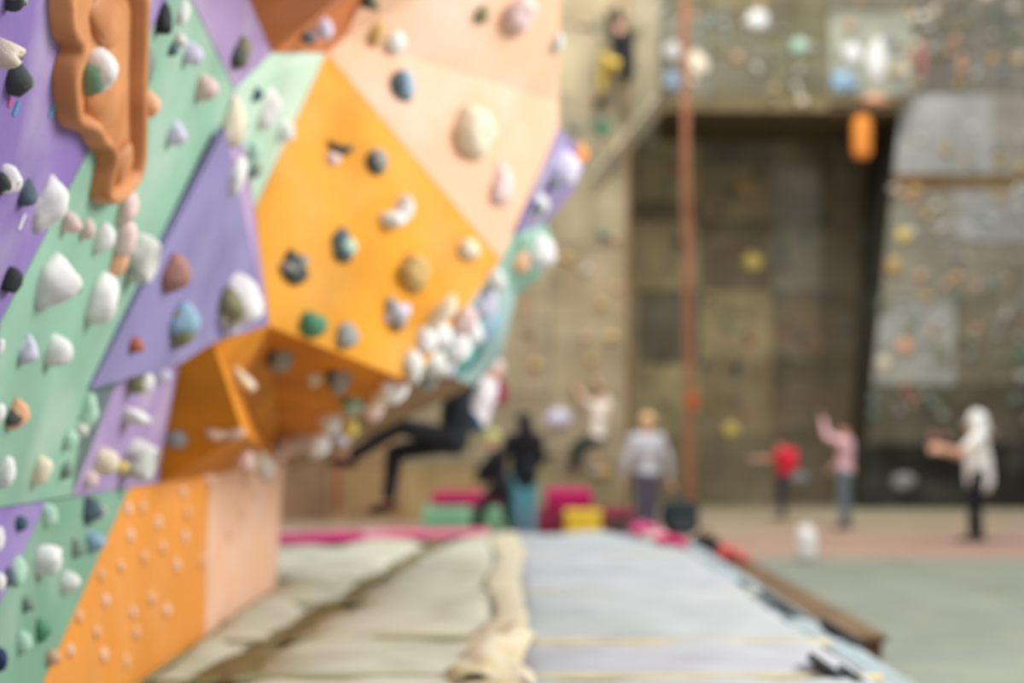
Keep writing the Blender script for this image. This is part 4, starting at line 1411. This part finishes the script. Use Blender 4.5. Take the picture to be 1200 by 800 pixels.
def standing(px, d, H, z0=0.012, ang=0.0, mods=None):
    """joint set of a standing figure; ang = direction faced (0 = away from camera, 90 = viewer's left)"""
    k = H / 1.75
    x0 = xx(px, d)
    a = math.radians(ang)
    f = Vector((-math.sin(a), math.cos(a), 0))
    r = Vector((math.cos(a), math.sin(a), 0))
    b = Vector((x0, d, z0))
    U = Vector((0, 0, 1))
    P = lambda side, fwd, h: b + r * side * k + f * fwd * k + U * h * k
    J = {'head': P(0, 0.02, 1.635), 'neck': P(0, 0, 1.50), 'shL': P(-0.185, 0, 1.43), 'shR': P(0.185, 0, 1.43), 'elL': P(-0.235, 0.0, 1.14), 'elR': P(0.235, 0.0, 1.14), 'wrL': P(-0.245, 0.06, 0.90), 'wrR': P(0.245, 0.06, 0.90),
         'hipL': P(-0.095, 0, 0.93), 'hipR': P(0.095, 0, 0.93), 'knL': P(-0.10, 0.02, 0.50), 'knR': P(0.10, 0.02, 0.50), 'anL': P(-0.11, 0, 0.085), 'anR': P(0.11, 0, 0.085), 'toeL': tuple(f), 'toeR': tuple(f)}
    for kx, v in (mods or {}).items():
        if kx.startswith('toe'):
            J[kx] = v
        else:
            J[kx] = P(*v)
    return J, tuple(b), k, tuple(f)


CL = lambda c, v=0.1: mat(c, 0.85, v, 7, bump=0.1)
BLACK_C = CL((30, 32, 36))
def long_hem(col, drop=0.08):
    def fn(root, J, s, fc, bup, base):
        pel = (Vector(J['hipL']) + Vector(J['hipR'])) / 2
        bm = bmesh.new()
        rcone(bm, pel + bup * 0.2 * s, pel - bup * drop * s - fc * 0.02 * s, 0.155 * s, 0.16 * s)
        fuse('coat_hem', bm, CL(col), root, 0.016, 3, base)
    return fn


# dark-haired person in black jacket with teal-blue trousers, back to camera
J, b, k, f = standing(614, 20.0, 1.74, ang=20, mods={'shL': (-0.21, 0, 1.42), 'shR': (0.21, 0, 1.42), 'elL': (-0.30, 0.05, 1.14), 'elR': (0.28, 0.05, 1.14), 'wrL': (-0.24, 0.2, 0.96), 'wrR': (0.2, 0.2, 0.98)})
person(J, b, k * 1.25, f, 'person with dark hair in black jacket and teal-blue trousers beside the mint mats', BLACK_C, CL((96, 160, 176)), CL((28, 26, 28)), CL((60, 60, 64)), hairlen='long', extras=long_hem((30, 32, 36), 0.02))
# capped person in black, legs astride, leaning
J, b, k, f = standing(581, 19.7, 1.62, ang=80, mods={'head': (0, 0.06, 1.50), 'neck': (0, 0.02, 1.36), 'shL': (-0.185, 0, 1.28), 'shR': (0.185, 0, 1.28), 'elL': (-0.2, 0.2, 1.05), 'elR': (0.2, 0.14, 1.02), 'wrL': (-0.12, 0.24, 0.90), 'wrR': (0.12, 0.22, 0.86),
                                                  'hipL': (-0.09, -0.06, 0.86), 'hipR': (0.09, -0.06, 0.86), 'knL': (-0.1, 0.20, 0.48), 'knR': (0.1, -0.16, 0.46), 'anL': (-0.1, 0.30, 0.085), 'anR': (0.1, -0.24, 0.085)})
person(J, b, k * 1.15, f, 'person in black with a yellow-green cap, legs apart, before the mint mats', BLACK_C, BLACK_C, CL((60, 44, 34)), CL((40, 40, 42)), cap=CL((190, 196, 120)))
# fair-haired person in grey top
J, b, k, f = standing(758, 19.5, 1.74, ang=35, mods={'shL': (-0.23, 0, 1.42), 'shR': (0.23, 0, 1.42), 'elL': (-0.32, 0.04, 1.16), 'wrL': (-0.34, 0.10, 0.92), 'elR': (0.37, 0.0, 1.16), 'wrR': (0.43, 0.02, 0.90)})
person(J, b, k * 1.16, f, 'fair-haired person in pale grey top and dark trousers walking behind the bags', CL((190, 188, 194)), CL((88, 84, 98)), CL((214, 178, 130)), CL((70, 50, 56)), hairlen='short')
# child in red vest
J, b, k, f = standing(917, 24.6, 1.40, ang=75, mods={'elL': (-0.20, 0.28, 1.30), 'wrL': (-0.16, 0.56, 1.30), 'elR': (0.2, 0.26, 1.26), 'wrR': (0.16, 0.52, 1.28), 'head': (0, 0.02, 1.62), 'shL': (-0.18, 0.02, 1.42), 'shR': (0.18, 0.02, 1.42), 'hipL': (-0.095, -0.02, 0.92), 'hipR': (0.095, -0.02, 0.92)})


def backpack_extra(col):
    def fn(root, J, s, fc, bup, base):
        c = (Vector(J['shL']) + Vector(J['shR'])) / 2 - bup * 0.2 * s - fc * 0.13 * s - base
        o = blob('bag', 0.40 * s, 0.36 * s, 0.54 * s, 3.0, 'backpack_sack', CL(col), root, c - Vector((0, 0, 0.24 * s)))
    return fn


person(J, b, k, f, 'child in red vest and navy trousers reaching out before the dark recess', CL((214, 42, 62)), CL((44, 46, 66)), CL((52, 40, 32)), CL((56, 52, 52)), sleeve='short', extras=backpack_extra((220, 44, 64)))
# person in pink shirt with raised arm
J, b, k, f = standing(991, 22.2, 1.66, ang=60, mods={'elL': (-0.16, 0.27, 1.52), 'wrL': (-0.12, 0.35, 1.80), 'elR': (0.2, 0.1, 1.16), 'wrR': (0.12, 0.24, 1.02)})
person(J, b, k, f, 'person in pale pink shirt and blue-grey jeans with one arm raised', CL((226, 180, 186)), CL((104, 118, 126)), CL((70, 50, 40)), CL((64, 60, 60)))
# person in white hooded top
J, b, k, f = standing(1146, 19.75, 1.76, ang=78, mods={'elL': (-0.2, 0.24, 1.22), 'wrL': (-0.14, 0.50, 1.30), 'elR': (0.2, 0.22, 1.18), 'wrR': (0.14, 0.46, 1.24), 'head': (0, 0.03, 1.62), 'knL': (-0.1, 0.06, 0.5), 'anL': (-0.1, 0.08, 0.085), 'anR': (0.1, -0.02, 0.085)})


person(J, b, k * 1.18, f, 'person in white hooded coat and black trousers reaching forward on the right', CL((238, 236, 230)), CL((30, 32, 34)), CL((238, 236, 230)), CL((60, 56, 56)), sleeve='short', hood=True, extras=long_hem((238, 236, 230)))

# climber in black, seated in the air under the overhang with legs towards the wall
dc = 11.6


def A(px, py, dd=0.0):
    return at(px, py, dc + dd)


J = {'head': A(533, 447, 0.05), 'neck': A(534, 463, 0.05), 'shL': A(532, 470, -0.18), 'shR': A(540, 470, 0.2), 'elL': A(543, 436, -0.28), 'wrL': A(556, 404, -0.42), 'elR': A(556, 446, 0.1), 'wrR': A(566, 410, -0.40),
     'hipL': A(531, 515, -0.09), 'hipR': A(531, 517, 0.09), 'knL': A(468, 499, -0.1), 'anL': A(408, 537, -0.1), 'knR': A(462, 530, 0.12), 'anR': A(455, 588, 0.12), 'toeL': (-0.9, 0.1, 0.2), 'toeR': (-0.9, 0.1, -0.1)}
person(J, tuple(A(531, 530)), 0.98, (-0.9, 0.2, 0.3), 'climber in black hanging under the overhang with legs towards the wall', BLACK_C, CL((34, 34, 38)), CL((26, 24, 26)), CL((70, 40, 36)), sleeve='long')


# second climber behind, white shirt
dc = 12.1
J = {'head': A(577, 434), 'neck': A(573, 448), 'shL': A(560, 452, -0.15), 'shR': A(578, 456, 0.15), 'elL': A(556, 424, -0.35), 'wrL': A(556, 395, -0.6), 'elR': A(571, 422, -0.1), 'wrR': A(572, 392, -0.6),
     'hipL': A(553, 492, -0.08), 'hipR': A(560, 494, 0.1), 'knL': A(540, 470, 0.0), 'anL': A(531, 500, 0.1), 'knR': A(546, 470, 0.25), 'anR': A(536, 502, 0.3), 'toeL': (-0.9, 0.2, 0.1), 'toeR': (-0.9, 0.2, 0.1)}


def maroon_bag(root, J, s, fc, bup, base):
    p = Vector(J['shR']) - base + Vector((0.05, 0, -0.04))
    blob('bag', 0.13, 0.16, 0.24, 1.2, 'maroon_pack', CL((142, 34, 58)), root, p - Vector((0, 0, 0.1)))


person(J, tuple(A(557, 505)), 0.80, (-0.8, 0.4, 0.3), 'climber in white shirt and dark blue shorts behind the climber in black', CL((226, 218, 222)), CL((40, 72, 88)), CL((224, 196, 190)), CL((40, 60, 70)), sleeve='short', leg='short', extras=maroon_bag)
# child on the beige wall in white shirt
dc = 23.45
J = {'head': A(703, 460), 'neck': A(703, 470), 'shL': A(694, 474, 0.05), 'shR': A(712, 476, 0.0), 'elL': A(684, 468, 0.25), 'wrL': A(676, 456, 0.45), 'elR': A(708, 462, 0.3), 'wrR': A(700, 446, 0.45),
     'hipL': A(695, 513, -0.05), 'hipR': A(704, 513, 0.0), 'knL': A(674, 522, 0.05), 'anL': A(669, 548, 0.3), 'knR': A(680, 528, 0.1), 'anR': A(675, 553, 0.35), 'toeL': (-0.4, 0.8, 0), 'toeR': (-0.4, 0.8, 0)}
person(J, tuple(A(700, 560)), 0.85, (-0.35, 0.9, 0.1), 'child in white shirt and dark trousers climbing the beige wall', CL((224, 214, 200)), CL((54, 66, 64)), CL((120, 84, 56)), CL((150, 120, 104)), sleeve='short', leg='long')
# climber high on the beige wall
dc = 23.45
J = {'head': A(724, 26, 0.1), 'neck': A(726, 38, 0.1), 'shL': A(721, 44, -0.1), 'shR': A(732, 44, 0.15), 'elL': A(714, 32, 0.2), 'wrL': A(714, 14, 0.45), 'elR': A(727, 26, 0.35), 'wrR': A(722, 6, 0.5),
     'hipL': A(722, 76, -0.08), 'hipR': A(727, 76, 0.1), 'knL': A(707, 66, 0.25), 'anL': A(705, 112, 0.30), 'knR': A(713, 68, 0.38), 'anR': A(704, 118, 0.42), 'toeL': (-0.5, 0.7, -0.2), 'toeR': (-0.5, 0.7, -0.2)}


def black_pack(root, J, s, fc, bup, base):
    p = A(735, 98, -0.1) - base
    blob('bag', 0.24, 0.26, 0.84, 5.2, 'black_rope_bag', CL((32, 30, 30)), root, p)


person(J, tuple(A(715, 130)), 0.98, (-0.6, 0.75, 0.2), 'climber in black top and yellow trousers high on the beige wall', CL((38, 36, 36)), CL((206, 178, 84)), CL((50, 38, 34)), CL((50, 54, 52)), extras=black_pack)
